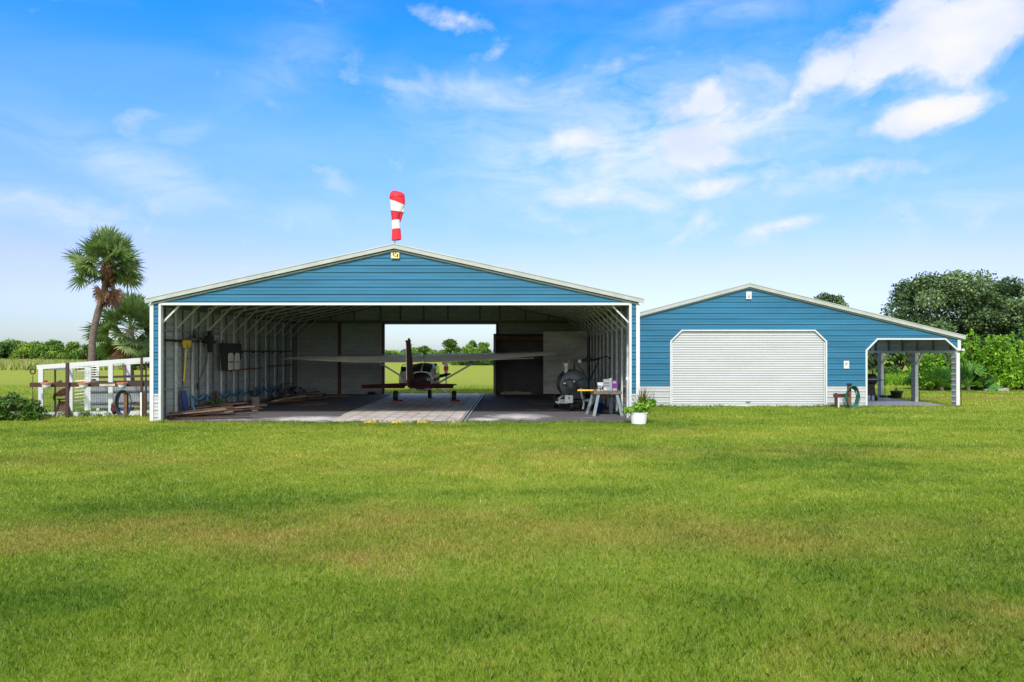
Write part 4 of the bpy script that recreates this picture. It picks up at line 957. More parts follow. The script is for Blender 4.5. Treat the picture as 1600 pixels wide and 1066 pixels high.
# ------------------------------------------------------------------ work bench and its load
def bench():
    Yf = 23.45; x0 = X(929, Yf); x1 = X(972, Yf); zt = .885; Yb = 24.35; xb0 = x0 - .08
    t = thing('workbench', 'rough plank work table on splayed blue-grey trestle legs by the right wall', 'table', ((x0 + x1) / 2, 23.9, .03))
    m = MB(); 
    for k in range(4):
        y = Yf + k * .235; m.box(x0 - .02 - .01 * (k % 2), x1, y, y + .225, zt - .09 + .004 * k, zt + .004 * (k % 2))
    m.build('tabletop', 'wood_grey', t)
    for (px0, px1, y, y1) in ((x0 + .14, x0 - .02, Yf + .06, Yf + .02), (x1 - .17, x1 + .0, Yf + .06, Yf + .02), (x0 + .05, x0 - .17, Yf + .75, Yf + .95), (x1 - .32, x1 - .24, Yf + .75, Yf + .95), (x0 + .12, x0 + .10 - .22, Yf + .5, Yf + 1.3)):
        MB().bar((px0, y, zt - .09), (px1, y1, .03), .10, .05, up=(0, 1, 0)).build('leg', 'trestle_grey', t)
    MB().bar((x0 + .06, Yf + .5, zt - .2), (x1 - .1, Yf + .5, zt - .2), .05, .09).build('cross_brace', 'wood_grey', t)
    # level
    lv = thing('spirit_level', 'yellow spirit level lying across the left end of the plank work table', 'level', (x0 - .1, 23.6, zt + .01))
    MB().obox((X(916, 23.55), 23.6, zt + .035), (.60, .04, .05), (0, 0, R(6))).build('body', 'yellow', lv); MB().obox((X(930, 23.55), 23.61, zt + .035), (.12, .06, .075)).build('end_grip', 'wood_brown', lv)
    v = thing('bench_vise', 'pale grey bench vise bolted to the left end of the plank work table', 'vise', (X(937, 23.6), 23.65, zt + .01))
    cx = X(938, 23.6)
    MB().lathe((cx, 23.7, zt + .005), [(.12, 0), (.12, .04), (.07, .06), (.07, .12)], 14).build('base', 'galv', v)
    MB().obox((cx, 23.7, zt + .17), (.12, .30, .11)).obox((cx - .02, 23.60, zt + .25), (.16, .06, .10)).obox((cx + .03, 23.74, zt + .24), (.17, .08, .12)).build('jaws', 'galv', v)
    MB().tube([(cx - .02, 23.42, zt + .17), (cx - .02, 23.56, zt + .17)], .022, 8).tube([(cx - .14, 23.42, zt + .24), (cx + .10, 23.42, zt + .10)], .01, 6).build('screw_handle', 'galv_dark', v)
    pk = thing('bottle_pack', 'white and purple wrapped carton standing on the plank work table', 'carton', (X(954, 23.8), 23.8, zt + .01))
    xa, xm, xb = X(943.5, 23.62), X(955.5, 23.62), X(964, 23.62)
    b_ = MB().box(xa, xm + .02, 23.66, 23.95, zt + .008, zt + .008 + .40); w = b_.build('pack', 'carton', pk)
    m = MB().box(xm + .022, xb, 23.60, 23.95, zt + .008, zt + .38); w2 = m.build('pack', 'purple', pk)
    MB().box(xa + .14, xm - .02, 23.648, 23.659, zt + .03, zt + .16).build('print', 'teal_print', w); MB().box(xa + .01, xa + .19, 23.648, 23.659, zt + .27, zt + .30).build('print', 'galv_dark', w); MB().box(xa + .02, xa + .22, 23.648, 23.659, zt + .18, zt + .20).build('print', 'galv_dark', w)
    MB().box(xa, xa + .11, 23.645, 23.657, zt + .03, zt + .12).build('print', 'white', w)
    MB().box(xm + .04, xb - .02, 23.588, 23.597, zt + .27, zt + .34).build('print', 'carton', w2); MB().box(xm + .03, xb - .01, 23.588, 23.597, zt + .015, zt + .10).build('print', 'carton', w2)
    MB().lathe(((xa + xm) / 2 + .12, 23.75, zt + .408), [(.05, 0), (.05, .03), (0, .035)], 12).build('cap', 'white', w)
    bk = thing('bucket', 'dark blue bucket on the floor under the plank work table', 'bucket', (X(936, 24.9), 24.9, .03))
    MB().lathe((X(936, 24.9), 24.9, .03), [(0, 0), (.13, 0), (.16, .36), (.17, .36), (.17, .38), (.15, .38), (.12, .03), (0, .03)], 20).build('pail', 'blue_plastic', bk, smooth=True)
    MB().tube([(X(936, 24.9) + .16 * math.cos(a), 24.9 - .05 - .02 * math.sin(a), .40 - .10 * math.sin(a)) for a in [k * math.pi / 10 for k in range(11)]], .006, 5).build('handle', 'galv', bk)
    ob = thing('outlet_box', 'small white electrical box on the right front column of the hangar', 'outlet', (X(982, 22.0), 22.0, 1.45))
    MB().box(X(978.5, 21.62) , X(983, 21.62), 21.652, 21.70, Z(594, 21.7), Z(589, 21.7)).build('box', 'white', ob); MB().box(X(979.8, 21.62), X(981.8, 21.62), 21.643, 21.651, Z(592.8, 21.7), Z(590.2, 21.7)).build('cover', 'plane_white', ob)
    hp = MB()
    r_ = random.Random(5)
    for k in range(9): hp.obox((X(905 + r_.random() * 26, 26.5), 27.0 + r_.random() * .8, .08 + r_.random() * .1), (.25, .2, .12), (0, 0, r_.random() * 3))
    tag(hp.build('scrap_pile', 'black_metal'), 'low heap of dark scrap between the fuel trailer and the work table', 'scrap')
bench()

# ------------------------------------------------------------------ leafy helpers for pots
def fan_leaves(mb_list, c, n, length, width, up_lo, up_hi, droop, rs_):
    """strap leaves from centre c; appended to (verts, faces, rnd)"""
    V_, F_, Rn = mb_list
    for i in range(n):
        a = rs_.random() * 2 * math.pi; e = R(up_lo + rs_.random() * (up_hi - up_lo)); l = length * (.7 + .5 * rs_.random())
        d = Vector((math.cos(a) * math.cos(e), math.sin(a) * math.cos(e), math.sin(e))); sd = d.cross(Vector((0, 0, 1))).normalized()
        pts = []; p = Vector(c)
        segs = 4; k0 = len(V_)
        for s_ in range(segs + 1):
            w = width * (1 - (s_ / segs) ** 2) * .5 + .001
            V_.append(tuple(p - sd * w)); V_.append(tuple(p + sd * w)); Rn += [0, 0]
            p = p + d * (l / segs); d = (d + Vector((0, 0, -droop / segs))).normalized()
        rv = rs_.random()
        for q in range(k0, len(V_)): Rn[q] = rv
        for s_ in range(segs): F_.append((k0 + 2 * s_, k0 + 2 * s_ + 1, k0 + 2 * s_ + 3, k0 + 2 * s_ + 2))

def straps(name, mat, parent, c, n, length, width, lo=40, hi=85, droop=.8, seed=1):
    acc = ([], [], []); fan_leaves(acc, c, n, length, width, lo, hi, droop, random.Random(seed))
    return npmesh(name, np.array(acc[0]), np.array(acc[1]), mat, parent, acc[2])

def pot_r():
    Y = 21.15; cx = X(998, Y)
    t = thing('flower_pot', 'white tapered planter with leafy green and red-spiked plants at the hangar corner', 'planter', (cx, Y, 0))
    MB().lathe((cx, Y, 0), [(0, 0), (.195, 0), (.225, .02), (.265, .34), (.28, .345), (.28, .37), (.25, .37), (.24, .30), (0, .30)], 40).build('pot', 'pot_white', t)
    MB().lathe((cx, Y, .30), [(0, .03), (.24, .005)], 20).build('soil', 'wood_dark', t)
    foliage('foliage', [(cx + .05, Y - .05, .52, .26, .24, .17), (cx + .28, Y, .60, .24, .2, .18), (cx - .28, Y - .05, .45, .24, .2, .10), (cx + .15, Y + .05, .72, .16, .16, .16), (cx - .38, Y - .1, .40, .16, .12, .07), (cx + .45, Y, .68, .12, .12, .14)], 900, .085, 'bush', t, 1.8, .3, .4, np.random.RandomState(5))
    straps('spiky_leaves', 'redleaf', t, (cx + .12, Y + .05, .5), 34, .66, .045, 50, 88, .45, 4)
    straps('arching_stems', 'palmetto', t, (cx - .05, Y, .42), 16, .55, .02, 35, 85, 1.1, 9)
pot_r()

# ------------------------------------------------------------------ left wall tools
def wy(px): return 12020.0 / (800 - px) * 1.0     # depth of a point on the left inner wall (x = -11.27)
LX = -11.17
def lw(px, py):
    y = -LX * F / (800 - px); return (LX, y, Z(py, y))
def tools():
    def shaft(t, a, b, r, mat, name='handle'): MB().tube([a, b], r, 8).build(name, mat, t)
    # blue shovel with yellow handle
    p0 = lw(291, 540); p1 = lw(287, 596); p2 = lw(284.5, 612); p3 = lw(287, 640)
    t = thing('snow_shovel', 'blue-bladed scoop with long yellow handle hanging on the left wall', 'shovel', (p0[0], p0[1], p0[2]))
    MB().tube([p0, p1], .026, 8).build('handle', 'yellow', t); MB().tube([p1, p2], .014, 8).build('shaft', 'wood_grey', t)
    m = MB(); yb, zb = p2[1], p2[2]; m.add([(LX + .02, yb - .22, zb + .05), (LX + .02, yb + .14, zb + .02), (LX + .08, yb + .24, zb - .62), (LX + .08, yb - .06, zb - .70), (LX + .07, yb - .24, zb + .05), (LX + .07, yb + .14, zb + .02), (LX + .13, yb + .24, zb - .62), (LX + .13, yb - .06, zb - .70)],
          [(0, 1, 2, 3), (7, 6, 5, 4), (0, 4, 5, 1), (1, 5, 6, 2), (2, 6, 7, 3), (3, 7, 4, 0)]); m.build('blade', 'blue_plastic', t)
    m = MB(); m.obox((LX + .02, p0[1], p0[2] + .10), (.12, .42, .16)).obox((LX + .03, p0[1] - .16, p0[2] + .0), (.08, .08, .16)).obox((LX + .03, p0[1] + .17, p0[2] + .02), (.08, .08, .14)); m.build('grip', 'yellow', t)
    specs = [('rake', 300, 530, 297, 592, 'wood_grey', 'grey-handled rake hanging just right of the yellow-handled scoop', 'rake'),
             ('spade', 304, 528, 307, 600, 'wood_grey', 'spade with weathered handle between the rake and the wooden pole on the left wall', 'spade'),
             ('wooden_pole', 313, 532, 312, 590, 'wood_pale', 'plain pale wooden pole hanging between spade and black hedge trimmer', 'pole')]
    for nm, a, b, c, d, mt, lab, cat in specs:
        q0, q1 = lw(a, b), lw(c, d); t = thing(nm, lab, cat, q0)
        MB().tube([q0, q1], .018, 8).build('handle', mt, t)
        if nm == 'rake':
            m = MB(); m.bar((LX, q0[1] - .25, q0[2] + .02), (LX, q0[1] + .25, q0[2] + .02), .03, .03)
            for k in range(9): m.bar((LX, q0[1] - .24 + .06 * k, q0[2] + .03), (LX + .06, q0[1] - .24 + .06 * k, q0[2] + .13), .012, .012)
            m.build('head', 'black_metal', t)
        elif nm == 'spade':
            MB().prismx([(q0[1] - .11, q0[2]), (q0[1] + .11, q0[2]), (q0[1] + .12, q0[2] + .22), (q0[1], q0[2] + .32), (q0[1] - .12, q0[2] + .22)], LX - .01, LX + .02).build('blade', 'black_metal', t)
        else:
            MB().tube([(q0[0], q0[1], q0[2] + .02), (q0[0], q0[1] + .02, q0[2] + .10)], .03, 8).build('end_knob', 'black_metal', t)
    q0, q1, q2 = lw(325, 527), lw(323, 562), lw(309, 600); t = thing('hedge_trimmer', 'black-headed long trimmer leaning on the left wall beside the tool panel', 'trimmer', q0)
    MB().tube([lw(324, 548), q1, lw(316, 582), q2], [.03, .03, .022, .02], 8).build('shaft', 'galv_dark', t)
    MB().obox((q0[0] + .05, q0[1], q0[2] - .10), (.16, .42, .30)).obox((q0[0] + .05, q0[1], q0[2] + .12), (.10, .14, .22)).obox((q0[0] + .05, q0[1] + .02, q0[2] - .38), (.12, .2, .36)).build('motor', 'black', t)
    MB().obox((q2[0], q2[1], q2[2] - .08), (.03, .10, .22), (R(20), 0, 0)).build('cutter', 'black_metal', t)
    # black hanging waders with pale boots
    a, b = lw(343, 536), lw(374, 536); zt, zb = a[2], Z(577, 27.3)
    t = thing('hanging_waders', 'black waders with two pale panels hanging on the left wall', 'waders', (LX, (a[1] + b[1]) / 2, zb))
    ya, yb = a[1], b[1]
    m = MB(); x0, x1 = LX + .02, LX + .09
    m.prismx([(ya, zt), (yb, zt), (yb, zt - .55), (yb - .15, zt - .70), (yb - .2, zt - .5), (yb - .75, zt - .5), (yb - .8, zt - 1.05), (yb - 1.0, zt - 1.12), (yb - 1.05, zt - .5), (ya + .55, zt - .5), (ya + .6, zt - 1.1), (ya + .1, zt - 1.05)], x0, x1)
    m.build('cloth', 'black', t)
    for yc in (lw(356, 560)[1], lw(366, 560)[1]):
        m = MB(); m.prismx([(yc - .20, zt - .48), (yc - .12, zt - .38), (yc + .12, zt - .38), (yc + .20, zt - .48), (yc + .20, zt - .72), (yc - .20, zt - .72)], x1 + .002, x1 + .05)
        m.prismx([(yc - .20, zt - .76), (yc + .20, zt - .76), (yc + .18, zt - 1.05), (yc - .18, zt - 1.05)], x1 + .002, x1 + .05); m.build('pale_panel', 'plane_white', t)
    MB().obox((x0 + .03, ya + .15, zt + .05), (.03, .02, .12)).obox((x0 + .03, yb - .15, zt + .05), (.03, .02, .12)).build('strap', 'black', t)
    # tool rail
    t = thing('tool_rail', 'dark wooden rail on the left wall carrying the hanging garden tools', 'rail', lw(266, 534))
    MB().box(LX - .10, LX - .04, lw(262, 534)[1], lw(340, 534)[1], 2.58, 2.66).build('board', 'wood_dark', t)
    for px in (276, 284, 293, 300, 306, 313, 322, 332):
        q = lw(px, 534); MB().box(LX - .04, LX + .03, q[1] - .02, q[1] + .02, 2.60, 2.63).build('peg', 'black_metal', t)
    t = thing('pipe_rack', 'rusty pipes resting on wall pegs along the rear of the left wall', 'rack', (LX, 29, 1.4))
    for z, a_, b_ in ((1.52, 26.8, 30.4), (2.28, 27.6, 34.8), (1.60, 31.2, 34.5)):
        MB().tube([(LX + .02, a_, z), (LX + .02, b_, z + .02)], .028, 8).build('pipe', 'rust_red' if z < 1.7 else 'black_metal', t)
    for y in (27.2, 28.4, 29.6, 30.8, 32.0, 33.2): MB().box(LX - .09, LX - .008, y - .02, y + .02, 2.20, 2.25).build('peg', 'black_metal', t)
    # light blue hose in swags
    hooks = [297, 320, 340, 357.5, 373, 387, 400, 411, 421, 430, 438]
    zz = [617, 615, 612, 610, 608, 606.5, 605, 604, 603.5, 603, 602.5]
    pts = [(LX + .35, lw(291, 640)[1] + .0, .05), (LX + .2, lw(293, 634)[1], .35)]
    for i, (px, py) in enumerate(zip(hooks, zz)):
        q = Vector(lw(px, py)); 
        if i: 
            for u in (.2, .4, .6, .8):
                p = q0_.lerp(q, u); sag = .17 * (4 * u * (1 - u)) * (1.25 if u < .5 else 1.0); pts.append((p.x + .05, p.y, p.z - sag))
        pts.append(tuple(q)); q0_ = q
    t = thing('blue_hose', 'light blue hose hung in swags low along the left hangar wall', 'hose', lw(297, 617))
    MB().tube(pts, .033, 8).build('tubing', 'blue_hose', t, smooth=True)
    pts2 = [(p[0] + .015, p[1] + .10, p[2] - .06) for p in pts[2:]]
    MB().tube(pts2, .018, 6).build('cable', 'blue_plastic', t, smooth=True)
    tp = thing('green_tarp_bundle', 'dark green bundle on the floor below the blue hose', 'bundle', (LX + .3, 24.6, .1))
    foliage('foliage', [(LX + .35, 24.9, .34, .30, .5, .22)], 500, .09, 'oak', tp, 1.6, .4, 0, np.random.RandomState(8)); MB().lathe((LX + .35, 24.9, .03), [(0, 0), (.22, 0), (.26, .22), (0, .22)], 14).build('tub', 'black', tp)
    tb = thing('terracotta_board', 'small brown board leaning on the left wall behind the lumber', 'board', (LX + .1, 25.9, .1))
    MB().obox((LX + .10, 25.4, .48), (.03, .22, .62), (0, R(8), 0)).build('panel', 'rust_red', tb)
tools()

# ------------------------------------------------------------------ lumber and floor clutter
def fp(px, py): Y_ = GY(py); return X(px, Y_), Y_
def lumber():
    r_ = random.Random(21)
    t = thing('lumber_pile', 'heap of dark rotting planks on the floor inside the left front corner', 'lumber', (*fp(300, 655), .03))
    for k in range(26):
        u = r_.random(); a = fp(258 + 70 * u + r_.random() * 10, 658.5 - 20 * u * .9 - r_.random() * 3); l = .9 + r_.random() * 1.9
        ang = R(20 + r_.random() * 38 + 18 * u); z = .05 + .012 * k * (1 - abs(u - .4))
        b = (a[0] + math.cos(ang) * l, a[1] + math.sin(ang) * l * .9)
        if b[0] < HX0 + .3: continue
        MB().bar((a[0], a[1], z), (b[0], b[1], z + .03 + r_.random() * .10), .09 + r_.random() * .10, .03 + r_.random() * .025).build('plank', r_.choice(['wood_dark', 'wood_dark', 'rust_wood', 'wood_brown', 'wood_grey']), t)
    def sheet(name, lab, cat, pts, mat, th=.03, z=.032, g=None):
        q = [fp(*p) for p in pts]; c = (sum(p[0] for p in q) / len(q), sum(p[1] for p in q) / len(q), z)
        t_ = thing(name, lab, cat, c, g); n = len(q)
        zz = z if isinstance(z, (int, float)) else 0
        m = MB(); m.add([(x, y, zz) for x, y in q] + [(x, y, zz + th) for x, y in q], [tuple(range(n))[::-1], tuple(range(n, 2 * n))] + [(i, (i + 1) % n, (i + 1) % n + n, i + n) for i in range(n)])
        m.build('sheet', mat, t_)
    sheet('white_sheet', 'long white sheet on the floor left of the rusty drum', 'panel', [(364, 638.5), (417, 635), (414, 632), (378, 634)], 'white_siding', .05)
    sheet('pale_board', 'pale board laid on top of the front lumber heap', 'board', [(283, 645), (323, 640), (316, 638), (284, 642)], 'wood_pale', .03, .36)
    sheet('plywood_sheet', 'curved brown plywood sheet lying on the gravel left of the pavers', 'plywood', [(441, 632), (470, 635.5), (512, 632.5), (512, 629.5), (470, 629)], 'orange_rust', .02)
    sheet('paper_sheet', 'pale plastic sheet on the floor near the rear left corner', 'sheet', [(458, 625), (480, 625.5), (478, 623), (460, 623.2)], 'plane_white', .015)
    sheet('paper_sheet', 'smaller grey sheet on the floor right of the other pale sheet', 'sheet', [(476, 622), (488, 622.5), (491, 619), (480, 619)], 'galv', .015)
    sheet('brick_row', 'row of reddish bricks on the floor beside the rear left wall', 'bricks', [(509, 621.5), (545, 621.5), (543, 618.8), (512, 618.8)], 'orange_rust', .06)
    t = thing('drum', 'upright rusty beige cylinder with a black top on the gravel floor', 'drum', (*fp(399.5, 643), .03))
    x, y = fp(399.5, 643)
    MB().lathe((x, y, .03), [(0, 0), (.15, 0), (.155, .02), (.155, .48), (.12, .53), (0, .54)], 20).build('body', 'wood_grey', t, smooth=False)
    MB().lathe((x - .05, y, .57), [(0, 0), (.13, 0), (.15, .05), (.15, .20), (.10, .22), (0, .22)], 16).build('cap', 'black', t)
    MB().obox((x - .03, y - .18, .055), (.10, .07, .05), (0, 0, .4)).obox((x + .09, y - .2, .055), (.12, .06, .04), (0, 0, -.4)).build('clamp', 'white', t)
    t = thing('scrap_lumber', 'heap of brown boards and offcuts along the rear of the left wall', 'lumber', (*fp(425, 630), .03))
    for k in range(24):
        a = fp(408 + r_.random() * 42, 634 - r_.random() * 9); l = .5 + r_.random() * 1.7; ang = R(10 + r_.random() * 70); z = .06 + r_.random() * .22
        MB().bar((a[0], a[1], z), (a[0] + math.cos(ang) * l, a[1] + math.sin(ang) * l, z + .02 + r_.random() * .14), .08 + r_.random() * .12, .03 + r_.random() * .03).build('board', r_.choice(['rust_red', 'wood_brown', 'wood_dark', 'wood_grey', 'wood_pale']), t)
    t = thing('black_cart', 'small black wheeled frame standing on the offcut heap', 'cart', (*fp(442, 631), .1))
    cx, cy = fp(440, 631)
    for dx in (-.25, .22):
        w_ = MB().tube([(cx + dx + .19 * math.cos(a), cy - .1, .42 + .19 * math.sin(a)) for a in [k * math.pi / 8 for k in range(17)]], .022, 6).build('wheel', 'black', t)
        MB().bar((cx + dx - .18, cy - .1, .42), (cx + dx + .18, cy - .1, .42), .01, .01).bar((cx + dx, cy - .1, .24), (cx + dx, cy - .1, .60), .01, .01).build('spokes', 'galv', w_)
    MB().bar((cx - .25, cy - .1, .42), (cx, cy - .1, .85), .03, .03).bar((cx + .22, cy - .1, .42), (cx, cy - .1, .85), .03, .03).bar((cx - .25, cy - .1, .42), (cx + .22, cy - .1, .42), .03, .03).bar((cx, cy - .1, .85), (cx + .5, cy + .1, .9), .03, .03).build('frame', 'black', t)
    m = MB()
    for k in range(14): a = fp(455 + r_.random() * 22, 622 - r_.random() * 3); m.obox((a[0], a[1], .15 + r_.random() * .25), (.3, .3, .25), (r_.random(), r_.random(), r_.random() * 3))
    tag(m.build('debris_heap', 'galv_dark'), 'dark heap of debris in the rear left corner of the hangar', 'debris')
    m = MB()
    for k, px in enumerate((578, 583)): a = fp(px, 617.8); m.lathe((a[0], a[1], .03), [(0, 0), (.14, 0), (.14, .10), (.05, .16), (0, .16)], 12)
    tag(m.build('rock_pair', 'black'), 'two small black lumps at the foot of the back wall by the doorway', 'lumps')
lumber()

# ------------------------------------------------------------------ marker post beyond the doorway
def marker():
    Y = 39.0; x = X(697, Y); t = thing('marker_post', 'white post with red and white banded sleeve in the field beyond the doorway', 'post', (x, Y, 0))
    MB().tube([(x, Y, 0), (x, Y, Z(568, Y))], .045, 8).build('post', 'white', t)
    zt = Z(567, Y)
    for a, b, mt, r0, r1 in ((0, 5.5, 'white', .12, .12), (5.5, 11.5, 'red', .14, .14), (11.5, 16, 'white', .11, .09), (16, 21.5, 'red', .09, .08)):
        MB().lathe((x, Y - .02, zt - b * Y / F), [(0, 0), (r1, 0), (r0, (b - a) * Y / F - .004), (0, (b - a) * Y / F - .004)], 14).build('band', mt, t)
    MB().bar((x - .22, Y, zt - .04), (x, Y, zt - .04), .04, .12).build('bracket', 'rust_red', t)
marker()

# ------------------------------------------------------------------ animal pen on the left
PA = Vector((-16.15, 23.35, 0)); PB = Vector((-12.55, 24.35, 0))
pd = (PB - PA); pl = pd.length; pd.normalize(); pn = Vector((-pd.y, pd.x, 0))   # pn points away from the camera
def pp(px):  # distance along pen front for an image column
    t_ = (px - 800) / F
    # PA + s*pd : x = t*y
    return (t_ * PA.y - PA.x) / (pd.x - t_ * pd.y)
def ppd(px, d):
    t_ = (px - 800) / F
    return (t_ * (PA.y + pn.y * d) - (PA.x + pn.x * d)) / (pd.x - t_ * pd.y)
def pt(s, d, z): q = PA + pd * s + pn * d; return (q.x, q.y, z)
def pzz(py, s, d=0): q = PA + pd * s + pn * d; return Z(py, q.y)
def pen():
    t = thing('animal_pen', 'white-framed open chicken pen with sloping roof beam left of the hangar', 'pen', (PA.x, PA.y, 0))
    sL, sM, sR = pp(64), pp(173), pl + .5
    zL, zR = pzz(574, sL), pzz(562, pp(230)); k = (zR - zL) / (pp(230) - sL)
    def top(s): return zL + k * (s - sL)
    dep = 2.6
    for s in (sL, sM): MB().bar(pt(s, 0, 0), pt(s, 0, top(s) - .06), .14, .10, up=pn).build('post', 'white', t)
    MB().bar(pt(sL - .12, -.01, top(sL)), pt(sR, -.01, top(sR)), .06, .15).build('roof_beam', 'white', t)
    MB().bar(pt(ppd(108, dep), dep, top(1) - .12), pt(sR, dep, top(sR) - .05), .06, .13).build('roof_beam', 'white', t)
    MB().bar(pt(sL, 0, top(sL) - .02), pt(sL, dep, top(sL) - .12), .06, .10).build('roof_beam', 'white', t)
    for s_ in (.9, 1.9, 2.8): MB().bar(pt(s_, .04, top(s_) - .03), pt(s_, dep, top(s_) - .06), .05, .06).build('roof_batten', 'galv', t)
    MB().bar(pt(sL, 0, .06), pt(sR, 0, .06), .12, .20).build('base_kerb', 'white', t)
    for px, w in ((111, .11), (137.5, .22), (201, .13), (153, .10)):
        s = ppd(px, dep) 
        MB().bar(pt(s, dep, 0), pt(s, dep, top(s) - .12), w, .08, up=pn).build('post', 'white' if px != 137.5 else 'galv', t)
    # corrugated rear panel, lower half
    sa = ppd(142, dep)
    m = MB(); u = Vector(pd); n = 120
    vs = []; ln = sR + .3 - sa
    for i in range(n + 1):
        o = .009 * (1 if i % 2 else -1)
        for z in (.10, 1.12): vs.append(pt(sa + ln * i / n, dep - .05 + o, z))
    m.add(vs, [(2 * i, 2 * i + 2, 2 * i + 3, 2 * i + 1) for i in range(n)]); m.build('tin_panel', 'tin', t)
    for z in (.30, .74, 1.12): MB().bar(pt(sa, dep - .1, z), pt(sR, dep - .1, z), .03, .05).build('rail', 'galv_dark', t)
    # louvred shutter section
    s0, s1 = ppd(117, .35), ppd(130, .35)
    for i in range(13):
        z = .30 + i * .115; MB().bar(pt(s0, .35, z), pt(s1 + .06, .35, z + .03), .025, .035).build('slat', 'white' if i % 2 else 'plane_white', t)
    
    for i in range(6):
        z = 1.30 + i * .085; s2 = ppd(142.5, .9); MB().bar(pt(s2, .9, z), pt(s2 + .24, .9, z), .02, .03).build('slat', 'plane_white', t)
    # thin wire mesh posts
    for px, zt_ in ((86, 1.62), (228, 1.95)):
        s = ppd(px, .9); MB().bar(pt(s, .9, 0), pt(s, .9, zt_), .045, .045, up=pn).build('stake', 'black_metal', t)
    m = MB()
    for i in range(24):
        s = sL + (sM - sL) * i / 24; m.bar(pt(s, .03, .15), pt(s, .03, top(s) - .08), .003, .003, up=pn)
    for i in range(14): z = .2 + i * .1; m.bar(pt(sL, .03, z), pt(sR, .03, z), .003, .003)
    m.build('wire_mesh', 'galv_dark', t)
    MB().bar(pt(sa + .1, dep - .3, 1.28), pt(sR, dep - .3, 1.36), .06, .09).build('perch', 'wood_dark', t)
    MB().bar(pt(pp(150), 1.4, .12), pt(pp(190), 1.4, .12), .5, .12).build('feed_tray', 'blue_plastic', t)
    # brown rail fence in front
    f = thing('rail_fence', 'dark brown rail fence with tall stakes standing in front of the white pen', 'fence', pt(0, -.5, 0))
    d = -.45
    zr = pzz(601.5, pp(140), d)
    MB().bar(pt(pp(55), d, pzz(601.5, pp(55), d)), pt(pp(250), d, pzz(600.5, pp(250), d)), .06, .15).build('rail', 'wood_dark', f)
    MB().bar(pt(pp(162), d - .04, pzz(602, pp(160), d)), pt(pp(186), d - .04, pzz(601.5, pp(186), d)), .02, .08).build('pale_strip', 'wood_pale', f)
    MB().bar(pt(pp(113.5), d - .06, 0), pt(pp(113.5), d - .06, pzz(567, pp(113.5), d)), .09, .09, up=pn).build('stake', 'wood_dark', f)
    MB().bar(pt(pp(227), d - .06, .0), pt(pp(227), d - .06, pzz(559, pp(227), d)), .07, .07, up=pn).build('stake', 'wood_dark', f)
    MB().bar(pt(pp(214), d - .02, pzz(631, pp(214), d)), pt(pp(236), d - .02, pzz(632, pp(236), d)), .05, .12).build('rail', 'wood_brown', f)
    for px in (74, 96): MB().bar(pt(pp(px), d + .1, zr + .05), pt(pp(px) + .12, d + .1, zr + .12), .05, .12).build('block', 'wood_dark', f)
    # hanging half-bowl baskets
    labs = ['white half-bowl planter with orange rim, leftmost of three on the brown rail', 'white half-bowl planter with orange rim, middle one on the brown rail', 'white half-bowl planter with orange rim, nearest the hangar on the brown rail']
    proto = None
    for px, lab in zip((84, 140, 199), labs):
        c = pt(pp(px), d - .20, pzz(600, pp(px), d) - .0)
        if proto is None:
            proto = thing('hanging_planter', lab, 'planter', (0, 0, 0), 'bowl planters on the brown rail')
            MB().lathe((0, 0, 0), [(0, -.17), (.06, -.16), (.11, -.10), (.14, -.02), (.145, .0), (.12, 0), (0, -.03)], 24).build('bowl', 'pot_white', proto)
            m = MB(); r_ = random.Random(2)
            m.lathe((0, 0, .0), [(.10, -.01), (.165, .0), (.17, .035), (.13, .05), (0, .03)], 16)
            for i in range(26): a = r_.random() * 6.28; m.obox((math.cos(a) * .15, math.sin(a) * .15, .04), (.05, .012, .012), (r_.random(), r_.random() * 2, a))
            m.build('rim', 'terracotta', proto); o = proto
            MB().bar((0, .145, -.02), (0, .18, .03), .02, .03).build('hook', 'black_metal', proto)
        else: o = copy_tree(proto)
        o.location = c; o['label'] = lab
    # rooster on a trestle
    s = pp(101); c = Vector(pt(s, -.15, 0))
    tr = thing('trestle', 'small dark wooden A-frame trestle carrying the rooster figure', 'trestle', tuple(c))
    for sx_ in (-1, 1):
        MB().bar(c + pd * (.10 * sx_) + Vector((0, 0, .62)), c + pd * (.26 * sx_) + Vector((0, 0, 0)), .05, .04, up=pn).build('leg', 'wood_dark', tr)
    MB().bar(c - pd * .17 + Vector((0, 0, .62)), c + pd * .17 + Vector((0, 0, .62)), .12, .04).build('top_board', 'wood_dark', tr)
    m = MB(); a_ = [c + pd * -.14 + Vector((0, 0, .55)), c + pd * .14 + Vector((0, 0, .55)), c + pd * .21 + Vector((0, 0, .22)), c + pd * -.21 + Vector((0, 0, .22))]
    m.add([q + pn * .01 for q in a_] + [q + pn * .035 for q in a_], [(0, 1, 2, 3), (7, 6, 5, 4), (0, 4, 5, 1), (1, 5, 6, 2), (2, 6, 7, 3), (3, 7, 4, 0)]); m.build('panel', 'rust_wood', tr)
    ro = thing('rooster_figure', 'red-brown rooster ornament with drooping tail on the small trestle in the pen', 'rooster', (c.x, c.y, .64))
    b = lambda u, z: tuple(c + pd * (u * .82 - .02) + Vector((0, 0, .64 + (z - .655) * .74)))
    MB().tube([b(-.24, .80), b(-.17, .86), b(-.05, .93), b(.08, .99), b(.17, 1.07), b(.21, 1.15), b(.235, 1.22), b(.25, 1.26), b(.29, 1.25)], [.02, .08, .12, .13, .10, .065, .05, .045, .012], 12).build('body', 'rust_red', ro, smooth=True)
    acc = MB()
